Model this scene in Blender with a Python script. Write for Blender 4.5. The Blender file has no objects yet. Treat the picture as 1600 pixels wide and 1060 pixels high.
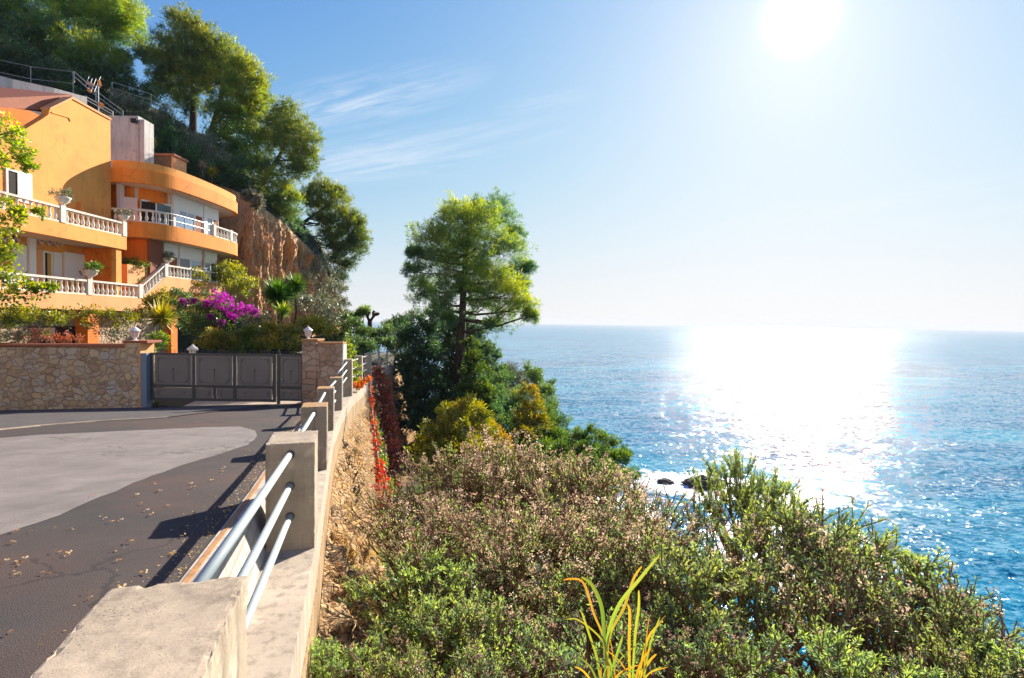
import bpy, math, random
import numpy as np
from mathutils import Vector, noise as mnoise

# ------------------------------------------------------------------ camera, sky, sun
F_PX = 850.0                                   # focal length in pixels of the 1600 px wide photograph
PITCH, ROLL = math.radians(1.72), math.radians(0.83)
_R0, _FW, _U0 = Vector((1, 0, 0)), Vector((0, math.cos(PITCH), -math.sin(PITCH))), Vector((0, math.sin(PITCH), math.cos(PITCH)))
_RT = _R0 * math.cos(ROLL) + _U0 * math.sin(ROLL)
_UP = _U0 * math.cos(ROLL) - _R0 * math.sin(ROLL)
scene = bpy.context.scene
cam_d = bpy.data.cameras.new("camera")
cam_d.sensor_width = 36.0
cam_d.lens = 36.0 * F_PX / 1600.0
cam_d.clip_start = 0.05
cam_d.clip_end = 90000.0
cam = bpy.data.objects.new("camera", cam_d)
scene.collection.objects.link(cam)
from mathutils import Matrix
cam.matrix_world = Matrix(((_RT.x, _UP.x, -_FW.x, 0), (_RT.y, _UP.y, -_FW.y, 0), (_RT.z, _UP.z, -_FW.z, 0), (0, 0, 0, 1)))
scene.camera = cam

_sd = (_FW + _RT * ((1250 - 800) / F_PX) - _UP * ((26 - 530) / F_PX)).normalized()      # where the photograph shows the sun
SUN_AZ, SUN_EL = math.atan2(_sd.x, _sd.y), math.asin(_sd.z)
scene.view_settings.view_transform = 'Standard'
scene.view_settings.look = 'None'
scene.view_settings.gamma = 1.0
scene.view_settings.exposure = 1.74
scene.cycles.max_bounces = 6
scene.cycles.transparent_max_bounces = 6
scene.cycles.transmission_bounces = 4
scene.cycles.sample_clamp_indirect = 6.0
scene.cycles.use_denoising = True

world = bpy.data.worlds.new("World")
scene.world = world
world.use_nodes = True
wn, wl = world.node_tree.nodes, world.node_tree.links
wn.clear()
w_out = wn.new('ShaderNodeOutputWorld')
w_bg = wn.new('ShaderNodeBackground')
w_sky = wn.new('ShaderNodeTexSky')
w_sky.sky_type = 'NISHITA'
w_sky.sun_disc = False
w_sky.sun_elevation = SUN_EL
w_sky.sun_rotation = SUN_AZ
w_sky.altitude = 30.0
w_sky.air_density = 1.0
w_sky.dust_density = 0.12
w_sky.ozone_density = 2.2
w_bg.inputs[1].default_value = 0.10
wl.new(w_bg.outputs[0], w_out.inputs[0])

def wnode(t, **k):
    n = wn.new(t)
    for a, b in k.items():
        setattr(n, a, b)
    return n
def wmath(op, a, b=None, c=None):
    n = wn.new('ShaderNodeMath'); n.operation = op
    for i, v in enumerate((a, b, c)):
        if v is None: continue
        if isinstance(v, (int, float)): n.inputs[i].default_value = v
        else: wl.new(v, n.inputs[i])
    return n.outputs[0]
# the sky's range pressed together per channel, as the photograph's exposure does, plus the bright air close round the sun
SKY_TOP = 2.85
sc_ = wn.new('ShaderNodeSeparateColor'); wl.new(w_sky.outputs[0], sc_.inputs[0])
cc_ = wn.new('ShaderNodeCombineColor')
for i, kk in enumerate((3.3, 3.1, 2.15)):
    p2 = wmath('POWER', sc_.outputs[i], 2.0)
    wl.new(wmath('MULTIPLY', wmath('DIVIDE', p2, wmath('ADD', p2, kk * kk)), SKY_TOP), cc_.inputs[i])
dt = wn.new('ShaderNodeVectorMath'); dt.operation = 'DOT_PRODUCT'
tc0 = wn.new('ShaderNodeTexCoord'); wl.new(tc0.outputs['Generated'], dt.inputs[0])
dt.inputs[1].default_value = (math.sin(SUN_AZ) * math.cos(SUN_EL), math.cos(SUN_AZ) * math.cos(SUN_EL), math.sin(SUN_EL))
dd0 = wmath('MAXIMUM', dt.outputs['Value'], 0.0)
aur = wmath('ADD', wmath('ADD', wmath('MULTIPLY', wmath('POWER', dd0, 2200.0), 6.0), wmath('MULTIPLY', wmath('POWER', dd0, 110.0), 0.35)), wmath('MULTIPLY', wmath('POWER', dd0, 10.0), 0.5))
av = wn.new('ShaderNodeCombineXYZ')
for i, kk in enumerate((1.0, 0.97, 0.9)): wl.new(wmath('MULTIPLY', aur, kk), av.inputs[i])
skyc = wn.new('ShaderNodeVectorMath'); skyc.operation = 'ADD'; wl.new(cc_.outputs[0], skyc.inputs[0]); wl.new(av.outputs[0], skyc.inputs[1])
# thin cirrus drawn out into streaks, laid on the sky's own directions
tc = wn.new('ShaderNodeTexCoord')
sep = wn.new('ShaderNodeSeparateXYZ'); wl.new(tc.outputs['Generated'], sep.inputs[0])
zz = wmath('MAXIMUM', sep.outputs[2], 0.02)
u = wmath('DIVIDE', sep.outputs[0], zz); v = wmath('DIVIDE', sep.outputs[1], zz)
comb = wn.new('ShaderNodeCombineXYZ'); wl.new(u, comb.inputs[0]); wl.new(v, comb.inputs[1])
def cirrus(du, dv, ang, lu, lv, w, seed):
    """one long cloud: centre (du,dv) on the cloud deck, turned by ang, half sizes lu x lv"""
    mp = wn.new('ShaderNodeMapping'); mp.vector_type = 'TEXTURE'
    mp.inputs['Location'].default_value = (du, dv, 0)
    mp.inputs['Rotation'].default_value = (0, 0, ang)
    mp.inputs['Scale'].default_value = (lu, lv, 1)
    wl.new(comb.outputs[0], mp.inputs[0])
    ln = wn.new('ShaderNodeVectorMath'); ln.operation = 'LENGTH'; wl.new(mp.outputs[0], ln.inputs[0])
    fall = wmath('SUBTRACT', 1.0, ln.outputs['Value']); fall = wmath('MAXIMUM', fall, 0.0)
    fall = wmath('POWER', fall, 0.8)
    mp2 = wn.new('ShaderNodeMapping'); mp2.inputs['Scale'].default_value = (1.2, 2.6, 1); mp2.inputs['Location'].default_value = (seed, seed * 1.7, seed)
    wl.new(mp.outputs[0], mp2.inputs[0])
    nz = wn.new('ShaderNodeTexNoise'); nz.inputs['Scale'].default_value = 1.6; nz.inputs['Detail'].default_value = 9.0
    nz.inputs['Roughness'].default_value = 0.62; nz.inputs['Distortion'].default_value = 0.6
    wl.new(mp2.outputs[0], nz.inputs['Vector'])
    n = wmath('MULTIPLY', wmath('MAXIMUM', wmath('SUBTRACT', nz.outputs[0], 0.36), 0.0), 2.6)
    return wmath('MULTIPLY', wmath('MULTIPLY', fall, n), w)
def deck(px, py):
    d = (_FW + _RT * ((px - 800) / F_PX) - _UP * ((py - 530) / F_PX)).normalized()
    return d.x / d.z, d.y / d.z
def streak(p0, p1, half, w, seed):
    a, b = deck(*p0), deck(*p1)
    return cirrus((a[0] + b[0]) / 2, (a[1] + b[1]) / 2, math.atan2(b[1] - a[1], b[0] - a[0]), math.hypot(b[0] - a[0], b[1] - a[1]) / 2 + half, half, w, seed)
cl = streak((430, 195), (690, 125), 0.28, 1.0, 1.0)
for args in (((430, 285), (800, 205), 0.42, 0.8, 7.0), ((800, 170), (900, 150), 0.12, 0.5, 3.0), ((1180, 350), (1600, 275), 0.5, 0.55, 4.0),
             ((1420, 350), (1680, 310), 0.35, 0.5, 9.0), ((500, 260), (640, 250), 0.6, 0.4, 12.0)):
    cl = wmath('ADD', cl, streak(*args))
cl = wmath('MULTIPLY', wmath('MINIMUM', cl, 0.8), 0.7)
mx = wn.new('ShaderNodeMix'); mx.data_type = 'RGBA'
wl.new(cl, mx.inputs[0])
wl.new(skyc.outputs[0], mx.inputs[6])
mx.inputs[7].default_value = (2.9, 3.0, 3.2, 1)
wl.new(mx.outputs[2], w_bg.inputs[0])

sun_d = bpy.data.lights.new("sun", 'SUN')
sun_d.energy = 3.4
sun_d.angle = math.radians(0.53)
sun_d.color = (1.0, 0.90, 0.76)
sun = bpy.data.objects.new("sun", sun_d)
scene.collection.objects.link(sun)
SUN_DIR = Vector((math.sin(SUN_AZ) * math.cos(SUN_EL), math.cos(SUN_AZ) * math.cos(SUN_EL), math.sin(SUN_EL)))
sun.rotation_euler = SUN_DIR.to_track_quat('Z', 'Y').to_euler()
sun.location = SUN_DIR * 60

# ------------------------------------------------------------------ helpers
col = scene.collection
rnd = random.Random(5)
def ray(px, py):
    return _FW + _RT * ((px - 800) / F_PX) - _UP * ((py - 530) / F_PX)
def P(px, py, Y):
    d = ray(px, py); return d * (Y / d.y)
def onX(px, py, X):
    d = ray(px, py); return d * (X / d.x)
def onZ(px, py, z):
    d = ray(px, py); return d * (z / d.z)
def PXR(r, Y):
    return r * Y / F_PX

def tag(o, label=None, cat=None, group=None, kind=None):
    if label: o['label'] = label
    if cat: o['category'] = cat
    if group: o['group'] = group
    if kind: o['kind'] = kind
    return o
def empty(name, loc, label=None, cat=None, group=None):
    o = bpy.data.objects.new(name, None); col.objects.link(o)
    o.location = loc; o.empty_display_size = 0.2
    return tag(o, label, cat, group)
def finish(name, me, mat, parent=None, loc=None, smooth=False):
    """link a mesh whose vertices are in world coordinates (or local ones when loc is given)"""
    o = bpy.data.objects.new(name, me); col.objects.link(o)
    if mat is not None:
        for m in (mat if isinstance(mat, (list, tuple)) else [mat]): me.materials.append(m)
    if smooth: me.polygons.foreach_set('use_smooth', np.ones(len(me.polygons), dtype=bool))
    if parent is not None:
        o.parent = parent
        if loc is None:
            w = Vector((0, 0, 0)); p = parent
            while p is not None: w += Vector(p.location); p = p.parent
            me.transform(Matrix.Translation(-w))
        else:
            w = Vector((0, 0, 0)); p = parent
            while p is not None: w += Vector(p.location); p = p.parent
            o.location = Vector(loc) - w
    elif loc is not None: o.location = loc
    return o
class MB:
    def __init__(s): s.v = []; s.f = []
    def box(s, x0, x1, y0, y1, z0, z1):
        return s.hexa([(x0, y0, z0), (x1, y0, z0), (x1, y1, z0), (x0, y1, z0), (x0, y0, z1), (x1, y0, z1), (x1, y1, z1), (x0, y1, z1)])
    def hexa(s, c):
        b = len(s.v); s.v += [tuple(p) for p in c]
        s.f += [[b + i for i in q] for q in ((3, 2, 1, 0), (4, 5, 6, 7), (0, 1, 5, 4), (1, 2, 6, 5), (2, 3, 7, 6), (3, 0, 4, 7))]
        return s
    def obox(s, c, ax, ay, hx, hy, z0, z1):
        """box around c (plan), half sizes hx along ax and hy along ay"""
        ax, ay = Vector(ax).normalized(), Vector(ay).normalized()
        pts = [Vector((c[0], c[1])) + ax * (i * hx) + ay * (j * hy) for i, j in ((-1, -1), (1, -1), (1, 1), (-1, 1))]
        return s.hexa([(p.x, p.y, z0) for p in pts] + [(p.x, p.y, z1) for p in pts])
    def prism(s, poly, n):
        """extrude a 3D polygon along vector n"""
        b = len(s.v); k = len(poly); n = Vector(n)
        s.v += [tuple(Vector(p)) for p in poly] + [tuple(Vector(p) + n) for p in poly]
        s.f.append([b + i for i in range(k)][::-1]); s.f.append([b + k + i for i in range(k)])
        for i in range(k):
            j = (i + 1) % k; s.f.append([b + i, b + j, b + k + j, b + k + i])
        return s
    def tube(s, pts, radii, seg=8, cap=True):
        pts = [Vector(p) for p in pts]
        if isinstance(radii, (int, float)): radii = [radii] * len(pts)
        b0 = len(s.v); prev = None
        for i, p in enumerate(pts):
            d = (pts[min(i + 1, len(pts) - 1)] - pts[max(i - 1, 0)]).normalized()
            if prev is None:
                a = d.orthogonal().normalized()
            else:
                a = (prev - d * prev.dot(d));
                a = a.normalized() if a.length > 1e-6 else d.orthogonal().normalized()
            prev = a; bb = d.cross(a)
            for k in range(seg):
                t = 2 * math.pi * k / seg
                s.v.append(tuple(p + (a * math.cos(t) + bb * math.sin(t)) * radii[i]))
        for i in range(len(pts) - 1):
            for k in range(seg):
                q = b0 + i * seg + k; r = b0 + i * seg + (k + 1) % seg
                s.f.append([q, r, r + seg, q + seg])
        if cap:
            s.f.append([b0 + k for k in range(seg)][::-1]); e = b0 + (len(pts) - 1) * seg
            s.f.append([e + k for k in range(seg)])
        return s
    def lathe(s, prof, c=(0, 0, 0), seg=12):
        b0 = len(s.v)
        for r, z in prof:
            for k in range(seg):
                t = 2 * math.pi * k / seg; s.v.append((c[0] + r * math.cos(t), c[1] + r * math.sin(t), c[2] + z))
        for i in range(len(prof) - 1):
            for k in range(seg):
                q = b0 + i * seg + k; r = b0 + i * seg + (k + 1) % seg
                s.f.append([q, r, r + seg, q + seg])
        s.f.append([b0 + k for k in range(seg)][::-1]); e = b0 + (len(prof) - 1) * seg
        s.f.append([e + k for k in range(seg)])
        return s
    def ribbon(s, line, z0, z1, t):
        """upright wall of thickness t along a plan polyline, t to the left of the walking direction; z0/z1 numbers or lists"""
        n = len(line); L = [Vector((p[0], p[1])) for p in line]
        z0 = [z0] * n if isinstance(z0, (int, float)) else z0; z1 = [z1] * n if isinstance(z1, (int, float)) else z1
        off = []
        for i in range(n):
            d = (L[min(i + 1, n - 1)] - L[max(i - 1, 0)]).normalized(); off.append(Vector((-d.y, d.x)) * t)
        b = len(s.v)
        for i in range(n):
            p, q = L[i], L[i] + off[i]
            s.v += [(p.x, p.y, z0[i]), (p.x, p.y, z1[i]), (q.x, q.y, z1[i]), (q.x, q.y, z0[i])]
        for i in range(n - 1):
            for k in range(4):
                a = b + i * 4 + k; c = b + i * 4 + (k + 1) % 4
                s.f.append([a, c, c + 4, a + 4])
        s.f.append([b, b + 1, b + 2, b + 3][::-1]); e = b + (n - 1) * 4; s.f.append([e, e + 1, e + 2, e + 3])
        return s
    def build(s, name, mat, parent=None, loc=None, smooth=False, bevel=0.0, worn=0.0):
        me = bpy.data.meshes.new(name); me.from_pydata(s.v, [], s.f); me.update()
        import bmesh
        bm = bmesh.new(); bm.from_mesh(me); bmesh.ops.recalc_face_normals(bm, faces=bm.faces)
        if bevel > 0:
            bmesh.ops.bevel(bm, geom=[e for e in bm.edges if len(e.link_faces) == 2 and e.calc_face_angle(0) > 0.5], offset=bevel, segments=2, profile=0.6, affect='EDGES')
        if worn > 0:
            bmesh.ops.subdivide_edges(bm, edges=[e for e in bm.edges if e.calc_length() > .1], cuts=26, use_grid_fill=True)
            bm.normal_update()
            for v in bm.verts:
                edge = max((e.calc_face_angle(0) for e in v.link_edges if len(e.link_faces) == 2), default=0)
                n_ = mnoise.fractal(v.co * 14, .9, 2.1, 3); m_ = mnoise.noise(v.co * 34)
                v.co -= v.normal * (worn * (.25 * n_ + (max(0, m_) * 1.6 + .5 * max(0, n_) if edge > .2 else 0)))
        bm.to_mesh(me); bm.free()
        return finish(name, me, mat, parent, loc, smooth)

# ------------------------------------------------------------------ materials
def mat_new(name):
    m = bpy.data.materials.new(name); m.use_nodes = True
    nt = m.node_tree; nt.nodes.clear()
    return m, nt
class NT:
    def __init__(s, name):
        s.m, s.t = mat_new(name); s.n, s.l = s.t.nodes, s.t.links
        s.out = s.n.new('ShaderNodeOutputMaterial'); s.tc = s.n.new('ShaderNodeTexCoord')
        s.geo = s.n.new('ShaderNodeNewGeometry')
    def new(s, t, ins=None, **k):
        n = s.n.new(t)
        for a, b in k.items(): setattr(n, a, b)
        for a, b in (ins or {}).items():
            if isinstance(b, bpy.types.NodeSocket): s.l.new(b, n.inputs[a])
            else: n.inputs[a].default_value = b
        return n
    def math(s, op, a, b=0.0, c=0.0, clamp=False):
        n = s.new('ShaderNodeMath', operation=op); n.use_clamp = clamp
        for i, v in enumerate((a, b, c)):
            if isinstance(v, bpy.types.NodeSocket): s.l.new(v, n.inputs[i])
            else: n.inputs[i].default_value = v
        return n.outputs[0]
    def noise(s, scale, detail=4, rough=0.55, vec=None, dist=0.0, out=0):
        n = s.new('ShaderNodeTexNoise', {'Scale': scale, 'Detail': detail, 'Roughness': rough, 'Distortion': dist})
        s.l.new(vec if vec is not None else s.geo.outputs['Position'], n.inputs['Vector'])
        return n.outputs[out]
    def scaled(s, sc, rot=(0, 0, 0), vec=None):
        n = s.new('ShaderNodeMapping', {'Scale': sc, 'Rotation': rot})
        s.l.new(vec if vec is not None else s.geo.outputs['Position'], n.inputs[0]); return n.outputs[0]
    def ramp(s, fac, stops, interp='LINEAR'):
        n = s.n.new('ShaderNodeValToRGB'); e = n.color_ramp.elements; n.color_ramp.interpolation = interp
        while len(e) < len(stops): e.new(0.5)
        for i, (p, c) in enumerate(stops):
            e[i].position = p; e[i].color = (*c, 1) if len(c) == 3 else c
        s.l.new(fac, n.inputs[0]); return n.outputs[0]
    def mix(s, fac, a, b, mode='MIX'):
        n = s.n.new('ShaderNodeMix'); n.data_type = 'RGBA'; n.blend_type = mode
        for i, v in ((0, fac), (6, a), (7, b)):
            if isinstance(v, bpy.types.NodeSocket): s.l.new(v, n.inputs[i])
            elif i == 0: n.inputs[0].default_value = v
            else: n.inputs[i].default_value = (*v, 1)
        return n.outputs[2]
    def bump(s, h, strength=0.5, dist=0.02, normal=None):
        n = s.new('ShaderNodeBump', {'Strength': strength, 'Distance': dist, 'Height': h})
        if normal is not None: s.l.new(normal, n.inputs['Normal'])
        return n.outputs[0]
    def principled(s, color, rough=0.8, normal=None, **k):
        n = s.n.new('ShaderNodeBsdfPrincipled')
        for key, v in (('Base Color', color), ('Roughness', rough)):
            if isinstance(v, bpy.types.NodeSocket): s.l.new(v, n.inputs[key])
            else: n.inputs[key].default_value = (*v, 1) if key == 'Base Color' else v
        for key, v in k.items():
            key = key.replace('_', ' ')
            if isinstance(v, bpy.types.NodeSocket): s.l.new(v, n.inputs[key])
            else: n.inputs[key].default_value = v
        if normal is not None: s.l.new(normal, n.inputs['Normal'])
        s.l.new(n.outputs[0], s.out.inputs[0]); return s.m

def plaster(name, c, var=0.12, stain=0.35, rough=0.85):
    t = NT(name)
    a = t.noise(0.7, 5, 0.6); b = t.noise(9, 4, 0.6)
    dk = tuple(x * (1 - 2.2 * var) for x in c); lt = tuple(min(1, x * (1 + var)) for x in c)
    base = t.ramp(a, [(0.3, dk), (0.5, c), (0.75, lt)])
    drip = t.noise(1.0, 5, 0.6, t.scaled((4, 4, 0.35)))
    base = t.mix(t.math('MULTIPLY', t.ramp(drip, [(0.50, (0, 0, 0)), (0.72, (1, 1, 1))]), stain * 0.9), base, tuple(x * 0.5 for x in c))
    pv = t.new('ShaderNodeVectorMath', {0: t.geo.outputs['Position'], 1: t.new('ShaderNodeVectorMath', {0: t.noise(1.5, 6, out=1), 1: (1.2, 1.2, 1.2)}, operation='MULTIPLY').outputs[0]}, operation='ADD').outputs[0]
    pc = t.new('ShaderNodeTexVoronoi', {'Scale': 0.45, 'Vector': pv}, feature='DISTANCE_TO_EDGE')
    base = t.mix(t.math('MULTIPLY', t.math('MULTIPLY', t.math('LESS_THAN', pc.outputs[0], 0.012), t.math('GREATER_THAN', t.noise(0.6, 3), 0.5)), 0.4), base, tuple(x * 0.35 for x in c))
    base = t.mix(t.ramp(t.noise(2.4, 7, 0.7, dist=.6), [(0.60, (0, 0, 0)), (0.68, (.3, .3, .3))]), base, tuple(min(1, x * 1.15 + .06) for x in c))
    base = t.mix(t.math('MULTIPLY', b, 0.18), base, tuple(x * 0.6 for x in c))
    return t.principled(base, rough, t.bump(t.noise(14, 5, 0.6), 0.35, 0.02))
def flat(name, c, rough=0.6, metal=0.0, var=0.15, scale=6, bump=0.1):
    t = NT(name)
    base = t.mix(t.noise(scale, 5, 0.6), tuple(x * (1 - var) for x in c), tuple(min(1, x * (1 + var)) for x in c))
    return t.principled(base, rough, t.bump(t.noise(scale * 6, 4, 0.6), bump, 0.01), Metallic=metal)

M = {}
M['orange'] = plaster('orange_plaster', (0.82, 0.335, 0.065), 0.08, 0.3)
M['orange_deep_shaded'] = plaster('deep_shaded_orange_plaster', (0.80, 0.20, 0.015), 0.10, 0.4)  # deeper orange paints the shade on walls facing the camera; also vent and pillars
M['orange_pale'] = plaster('pale_orange_plaster', (0.78, 0.36, 0.14), 0.07, 0.3)
M['orange_wing'] = plaster('wing_orange_plaster', (0.84, 0.265, 0.035), 0.10, 0.4)
M['terracotta'] = flat('terracotta', (0.32, 0.10, 0.05), 0.8, 0, 0.3, 5)
M['brown_red'] = flat('brown_red_plaster', (0.25, 0.075, 0.035), 0.8)
M['orange_plastic'] = flat('orange_plastic', (0.62, 0.22, 0.03), .5)
M['white'] = flat('white_paint', (0.78, 0.75, 0.70), 0.5, 0, 0.05)
M['white_stone'] = plaster('white_balustrade', (0.74, 0.67, 0.58), 0.07, 0.7)
M['soffit'] = plaster('cream_soffit', (0.66, 0.50, 0.36), 0.06, 0.2)
M['pinkish'] = flat('pale_pink_paint', (0.62, 0.48, 0.44), 0.6, 0, 0.06)
M['grey_wall'] = plaster('grey_render', (0.50, 0.47, 0.44), 0.12, 1.0)
M['dark'] = flat('dark_interior', (0.02, 0.015, 0.012), 0.9)
M['dark_red'] = flat('dark_red_interior', (0.05, 0.008, 0.006), 0.8)
M['curtain'] = flat('yellow_curtain', (0.55, 0.30, 0.05), 0.8)
M['wire'] = flat('galvanised_steel', (0.42, 0.46, 0.48), 0.45, 0.3, 0.12, 8)
M['pipe'] = flat('painted_pipe', (0.38, 0.45, 0.45), 0.55, 0.0, 0.10, 10, 0.08)
M['thin_rail'] = flat('weathered_rail', (0.38, 0.36, 0.33), 0.6, 0.1)
M['rust_dark'] = flat('rust_stained_mortar', (0.12, 0.075, 0.05), 0.95, 0, 0.5, 30)
M['rust'] = flat('rust', (0.32, 0.10, 0.03), 0.9, 0, 0.4)
M['gate'] = flat('dark_grey_gate_paint', (0.070, 0.064, 0.062), 0.5, 0.2, 0.2, 2)
M['gate_panel'] = flat('grey_gate_panel', (0.20, 0.17, 0.15), 0.55, 0.2, 0.25, 1.5)
M['gate_orn'] = flat('gate_ornament_paint', (0.155, 0.135, 0.125), 0.6)
M['blue_post'] = flat('blue_grey_post', (0.16, 0.22, 0.28), 0.5)
M['cap_ochre'] = plaster('ochre_coping', (0.44, 0.22, 0.08), 0.15, 0.5)
t = NT('window_glass')
M['glass'] = t.principled((0.035, 0.05, 0.06), 0.06, Specular_IOR_Level=0.8)
t = NT('pale_window_glass')
M['glass_pale'] = t.principled(t.mix(t.noise(1.5, 3), (0.16, 0.25, 0.36), (0.32, 0.40, 0.48)), 0.12, Specular_IOR_Level=0.8)

def concrete(name, c, moss=0.0):
    t = NT(name)
    a = t.noise(1.6, 7, 0.65); b = t.noise(22, 5, 0.7); lime = t.noise(2.6, 6, 0.7, dist=0.5); fine = t.noise(140, 3, 0.7)
    pit = t.new('ShaderNodeTexVoronoi', {'Scale': 75.0}, feature='F1'); t.l.new(t.geo.outputs['Position'], pit.inputs['Vector'])
    base = t.ramp(a, [(0.25, tuple(x * 0.55 for x in c)), (0.42, tuple(x * 0.9 for x in c)), (0.55, c), (0.7, tuple(min(1, x * 1.25) for x in c))])
    base = t.mix(t.ramp(lime, [(0.56, (0, 0, 0)), (0.66, (.7, .7, .7))]), base, tuple(min(1, x * 1.6 + .04) for x in c))
    base = t.mix(t.math('MULTIPLY', b, 0.55), base, tuple(x * 0.5 for x in c))
    base = t.mix(t.math('MULTIPLY', t.math('GREATER_THAN', fine, 0.62), 0.4), base, tuple(x * 0.35 for x in c))
    drip = t.noise(1.0, 6, 0.7, t.scaled((9, 9, 0.9)))
    base = t.mix(t.ramp(drip, [(0.50, (0, 0, 0)), (0.68, (.55, .55, .55))]), base, (0.10, 0.075, 0.055))
    holes = t.math('MULTIPLY', t.math('LESS_THAN', pit.outputs['Distance'], t.math('MULTIPLY', t.math('SUBTRACT', t.noise(5, 4), 0.38), 1.1)), 1.0)
    base = t.mix(t.math('MULTIPLY', holes, 0.55), base, tuple(x * 0.3 for x in c))
    if moss > 0:
        up = t.new('ShaderNodeSeparateXYZ', {0: t.geo.outputs['Normal']}).outputs[2]
        base = t.mix(t.math('MULTIPLY', t.math('MULTIPLY', t.math('MAXIMUM', up, 0.0), t.ramp(t.noise(5, 5), [(0.35, (0, 0, 0)), (0.55, (1, 1, 1))])), moss), base, (0.46, 0.22, 0.035))
    h = t.math('SUBTRACT', t.math('ADD', t.math('MULTIPLY', b, 0.8), t.math('MULTIPLY', fine, .5)), t.math('MULTIPLY', holes, .8))
    return t.principled(base, 0.92, t.bump(h, 0.4, 0.006))
M['concrete'] = concrete('weathered_concrete', (0.47, 0.375, 0.27))
M['concrete_moss'] = concrete('lichen_concrete', (0.33, 0.27, 0.21), 0.9)
M['concrete_white'] = concrete('pale_concrete', (0.53, 0.44, 0.34))

def stonework(name, scale, c0, cols, joint=(0.16, 0.10, 0.06), jw=0.05):
    t = NT(name)
    wv = t.new('ShaderNodeVectorMath', {0: t.geo.outputs['Position'], 1: t.new('ShaderNodeVectorMath', {0: t.noise(1.8, 3, out=1), 1: (0.5, 0.5, 0.5)}, operation='MULTIPLY').outputs[0]}, operation='ADD').outputs[0]
    wv = t.scaled((1, 1, 1.35), vec=wv)
    e = t.new('ShaderNodeTexVoronoi', {'Scale': scale, 'Vector': wv}, feature='DISTANCE_TO_EDGE')
    f = t.new('ShaderNodeTexVoronoi', {'Scale': scale, 'Vector': wv}, feature='F1')
    hue = t.new('ShaderNodeSeparateColor', {0: f.outputs['Color']}).outputs[0]
    base = t.ramp(hue, [(i / max(1, len(cols) - 1), c) for i, c in enumerate(cols)])
    base = t.mix(t.noise(7, 5, 0.65), base, c0, 'MULTIPLY')
    edge = t.ramp(e.outputs['Distance'], [(0.0, (1, 1, 1)), (jw, (0.7, 0.7, 0.7)), (jw * 2.2, (0, 0, 0))])
    base = t.mix(t.math('MULTIPLY', t.math('MULTIPLY', edge, 0.75), t.ramp(t.noise(2.5, 4), [(0.35, (.35, .35, .35)), (0.65, (1, 1, 1))])), base, joint)
    base = t.mix(t.ramp(t.noise(0.8, 5, 0.65), [(0.4, (0, 0, 0)), (0.7, (.45, .45, .45))]), base, tuple(x * .55 for x in cols[0]))
    h = t.math('ADD', t.math('MULTIPLY', t.math('MINIMUM', e.outputs['Distance'], 0.16), 5.0), t.math('MULTIPLY', t.noise(9, 6, 0.65), 0.8))
    return t.principled(base, 0.9, t.bump(h, 0.7, 0.05))
M['stone'] = stonework('rubble_stone', 3.3, (0.95, 0.9, 0.85), [(0.56, 0.37, 0.20), (0.66, 0.50, 0.31), (0.46, 0.29, 0.18), (0.64, 0.52, 0.37), (0.68, 0.47, 0.23), (0.55, 0.49, 0.42), (0.58, 0.39, 0.22)])
M['stone_dark'] = stonework('reddish_rubble_stone', 3.0, (0.9, 0.85, 0.8), [(0.42, 0.25, 0.16), (0.52, 0.34, 0.22), (0.46, 0.27, 0.17), (0.56, 0.41, 0.29), (0.40, 0.26, 0.18)])
M['stone_pale'] = stonework('pale_rubble_stone', 2.6, (1, 1, 1), [(0.48, 0.34, 0.22), (0.55, 0.42, 0.28), (0.40, 0.26, 0.16), (0.52, 0.36, 0.26)])
M['stone_brown'] = stonework('brown_rubble_stone', 3.2, (1, 1, 1), [(0.16, 0.09, 0.05), (0.22, 0.13, 0.07), (0.14, 0.09, 0.06)])

def rock(name, cols, sc=1.0, strat=(1, 1, 0.4), bumpd=0.25):
    t = NT(name)
    v = t.scaled(strat)
    a = t.noise(0.55 * sc, 9, 0.65, v, 0.6); b = t.noise(3.0 * sc, 8, 0.7, v, 0.4)
    vo = t.new('ShaderNodeTexVoronoi', {'Scale': 2.3 * sc, 'Vector': v}, feature='DISTANCE_TO_EDGE')
    base = t.ramp(a, [(0.25 + 0.5 * i / (len(cols) - 1), c) for i, c in enumerate(cols)])
    base = t.mix(t.ramp(b, [(0.3, (0.75, 0.75, 0.75)), (0.62, (0, 0, 0))]), base, tuple(x * 0.5 for x in cols[0]))
    base = t.mix(t.math('MULTIPLY', t.math('LESS_THAN', vo.outputs[0], 0.02), 0.35), base, tuple(x * 0.4 for x in cols[0]))
    h = t.math('ADD', t.math('ADD', a, t.math('MULTIPLY', b, 0.6)), t.math('MULTIPLY', t.math('MINIMUM', vo.outputs[0], 0.2), 1.0))
    return t.principled(base, 0.95, t.bump(h, 0.9, bumpd))
M['rock'] = rock('red_cliff_rock', [(0.50, 0.20, 0.08), (0.66, 0.34, 0.15), (0.74, 0.46, 0.24), (0.76, 0.54, 0.34)], 1.6, (1, 1, .35), .3)
M['rubble'] = rock('tan_rubble_slope', [(0.26, 0.14, 0.055), (0.45, 0.27, 0.12), (0.55, 0.36, 0.18), (0.50, 0.30, 0.10)], 4.0, (1, 1, 0.8), 0.09)
t = NT('tan_rubble')
wv = t.new('ShaderNodeVectorMath', {0: t.geo.outputs['Position'], 1: t.new('ShaderNodeVectorMath', {0: t.noise(4, 4, out=1), 1: (0.22, 0.22, 0.22)}, operation='MULTIPLY').outputs[0]}, operation='ADD').outputs[0]
vf = t.new('ShaderNodeTexVoronoi', {'Scale': 7.5, 'Vector': wv}, feature='F1'); ve = t.new('ShaderNodeTexVoronoi', {'Scale': 7.5, 'Vector': wv}, feature='DISTANCE_TO_EDGE')
vs = t.new('ShaderNodeTexVoronoi', {'Scale': 21.0, 'Vector': wv}, feature='F1')
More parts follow.
